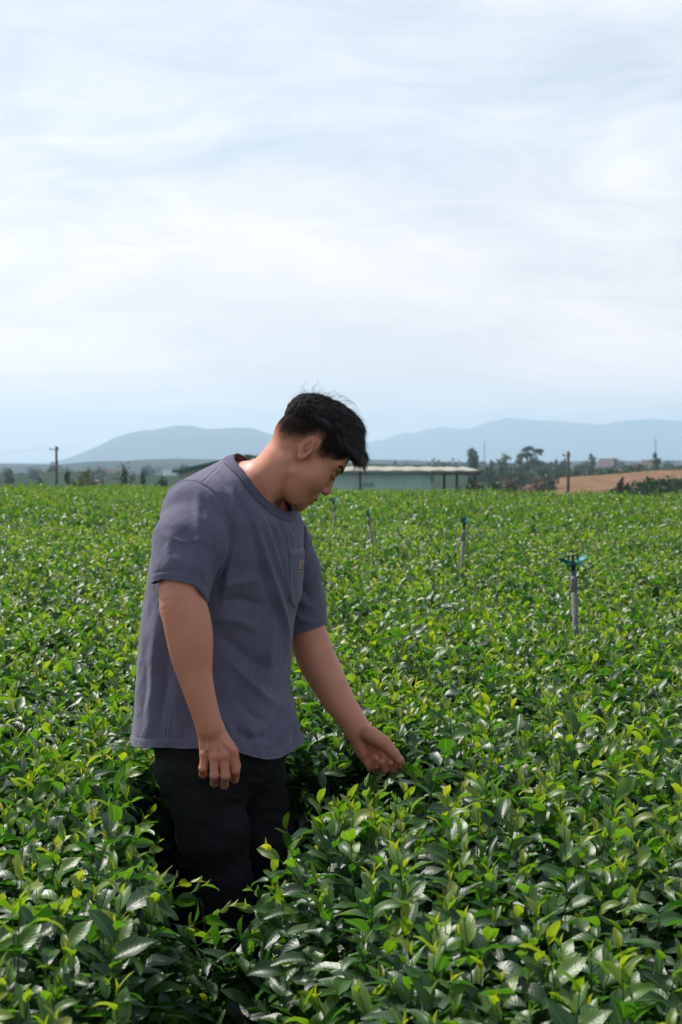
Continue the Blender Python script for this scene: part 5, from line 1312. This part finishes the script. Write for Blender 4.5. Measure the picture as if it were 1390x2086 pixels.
# distant trees and houses
rt = random.Random(4)
trs = []
for i in range(230):
    px = rt.uniform(-60, 1450); Y = rt.uniform(300, 900)
    trs.append((px, rt.uniform(949, 966) if px < 600 else rt.uniform(937, 952), Y, rt.uniform(10, 44)))
for i in range(70): trs.append((rt.uniform(985, 1420), rt.uniform(947, 962), rt.uniform(190, 290), rt.uniform(24, 56)))
VV, FF, nn_ = [], [], 0
for i, (px, tp, Y, w_) in enumerate(trs):
    g = -3 - 13*max(0, (Y-150)/800); t_ = P(px, tp, Y); h = max(4, t_[2]-g); W = w_/FPX*Y/2; r = np.random.RandomState(i)
    lobes = [((r.uniform(-.5, .5)*W, r.uniform(-.5, .5)*W, h*r.uniform(.3, .9)), (W*.55, W*.5, h*.18)) for k in range(7)]
    v, f = crown(lobes, 200, .35*(Y/300), i); VV.append(v+np.array([t_[0], Y, g])); FF.append(f+nn_); nn_ += len(v)
tag(mesh_obj('distant_woods', np.concatenate(VV), np.concatenate(FF), LD, None, False), 'bluish hazy woods scattered over the distant plain', 'woods', None, 'stuff')
wallm = [colm('plaster_a', (.55, .53, .48)), colm('plaster_b', (.48, .42, .36)), colm('plaster_c', (.40, .46, .48))]; rf_m = [colm('red_roof', (.20, .11, .09)), colm('grey_roof', (.28, .30, .32)), colm('blue_roof', (.12, .2, .3))]
hs_ = [(1300, 944, 520, 22, 0, 0, 'red-roofed house among trees left of the tree on the crest'), (1322, 937, 700, 30, 0, 0, 'larger pale house with a red roof on the right horizon'), (1262, 938, 640, 26, 0, 1, 'pale grey-roofed house on the horizon right of the slim dark tree'), (1240, 934, 760, 40, 1, 0, 'wide tan building on the horizon above the brown slope'),
       (1375, 940, 500, 30, 2, 1, 'grey-walled house at the far right horizon'), (835, 947, 600, 30, 2, 2, 'blue-roofed house beyond the middle of the shed roof'), (770, 947, 560, 26, 0, 1, 'pale house just right of the fringe of the man'),
       (185, 958, 420, 20, 0, 0, 'small pale house left of the papaya tree'), (230, 957, 460, 26, 1, 0, 'tan house with a red roof behind the papaya tree'), (345, 957, 520, 24, 0, 1, 'pale house left of the barn roof')]
for px, tp, Y, w_, wm_, rm_, lab in hs_:
    g = -3 - 13*(Y-150)/800; t_ = P(px, tp, Y); h = t_[2]-g; W = w_/FPX*Y/2; r = empty('house', (t_[0], Y, g), lab, 'house', 'houses on the distant plain')
    a = MB(); a.box((-W, -W*.5, 0), (W, W*.5, h*.72)); a.build('wall', wallm[wm_], r)
    a = MB(); e = W*1.08; q = W*.58; a.add([(-e, -q, h*.70), (e, -q, h*.70), (e, q, h*.70), (-e, q, h*.70), (-e*.9, 0, h), (e*.9, 0, h)], [(3, 2, 1, 0), (0, 1, 5, 4), (2, 3, 4, 5), (1, 2, 5), (3, 0, 4)]); a.build('roof', rf_m[rm_], r)
    for k in (-.6, 0, .6): a = MB(); a.box((W*k-W*.1, -W*.5-.12, h*.25), (W*k+W*.1, -W*.5-.02, h*.5)); a.build('window', wirem, r)
for px, tp, Y, lab in ((987, 899, 900, 'faint lattice mast above the narrow dense tree'), (1336, 894, 900, 'faint lattice mast above the small tree on the crest')):
    g = -15.; t_ = P(px, tp, Y); h = t_[2]-g; a = MB()
    for k in range(3):
        an = k*2.094; a.tube([(math.cos(an)*1.2, math.sin(an)*1.2, 0), (math.cos(an)*.2, math.sin(an)*.2, h)], .10, 4)
    for j in range(10):
        z0, z1 = h*j/10, h*(j+1)/10; r0, r1 = 1.2-j*.1, 1.1-j*.1
        for k in range(3): an, bn = k*2.094, (k+1)*2.094; a.tube([(math.cos(an)*r0, math.sin(an)*r0, z0), (math.cos(bn)*r1, math.sin(bn)*r1, z1)], .05, 3)
    o = a.build('radio_mast', postm); o.location = (t_[0], Y, g); tag(o, lab, 'radio mast')

# ------------------------------------------------------------------ haze
HZ = 200
hzm = bpy.data.materials.new('haze'); hzm.use_nodes = True; t = hzm.node_tree; t.nodes.clear()
vo = N(t, 'ShaderNodeVolumePrincipled', inp={'Color': (0.61, 0.81, 1.0, 1), 'Density': HAZE, 'Anisotropy': 0.3}); oo = N(t, 'ShaderNodeOutputMaterial'); t.links.new(vo.outputs[0], oo.inputs['Volume'])
HX = 7000
o = MBbox('haze', (-HX, -HX, -40), (HX, HX, HZ), hzm); o['kind'] = 'stuff'; o['label'] = 'pale blue haze lying over the plain'; o['category'] = 'haze'
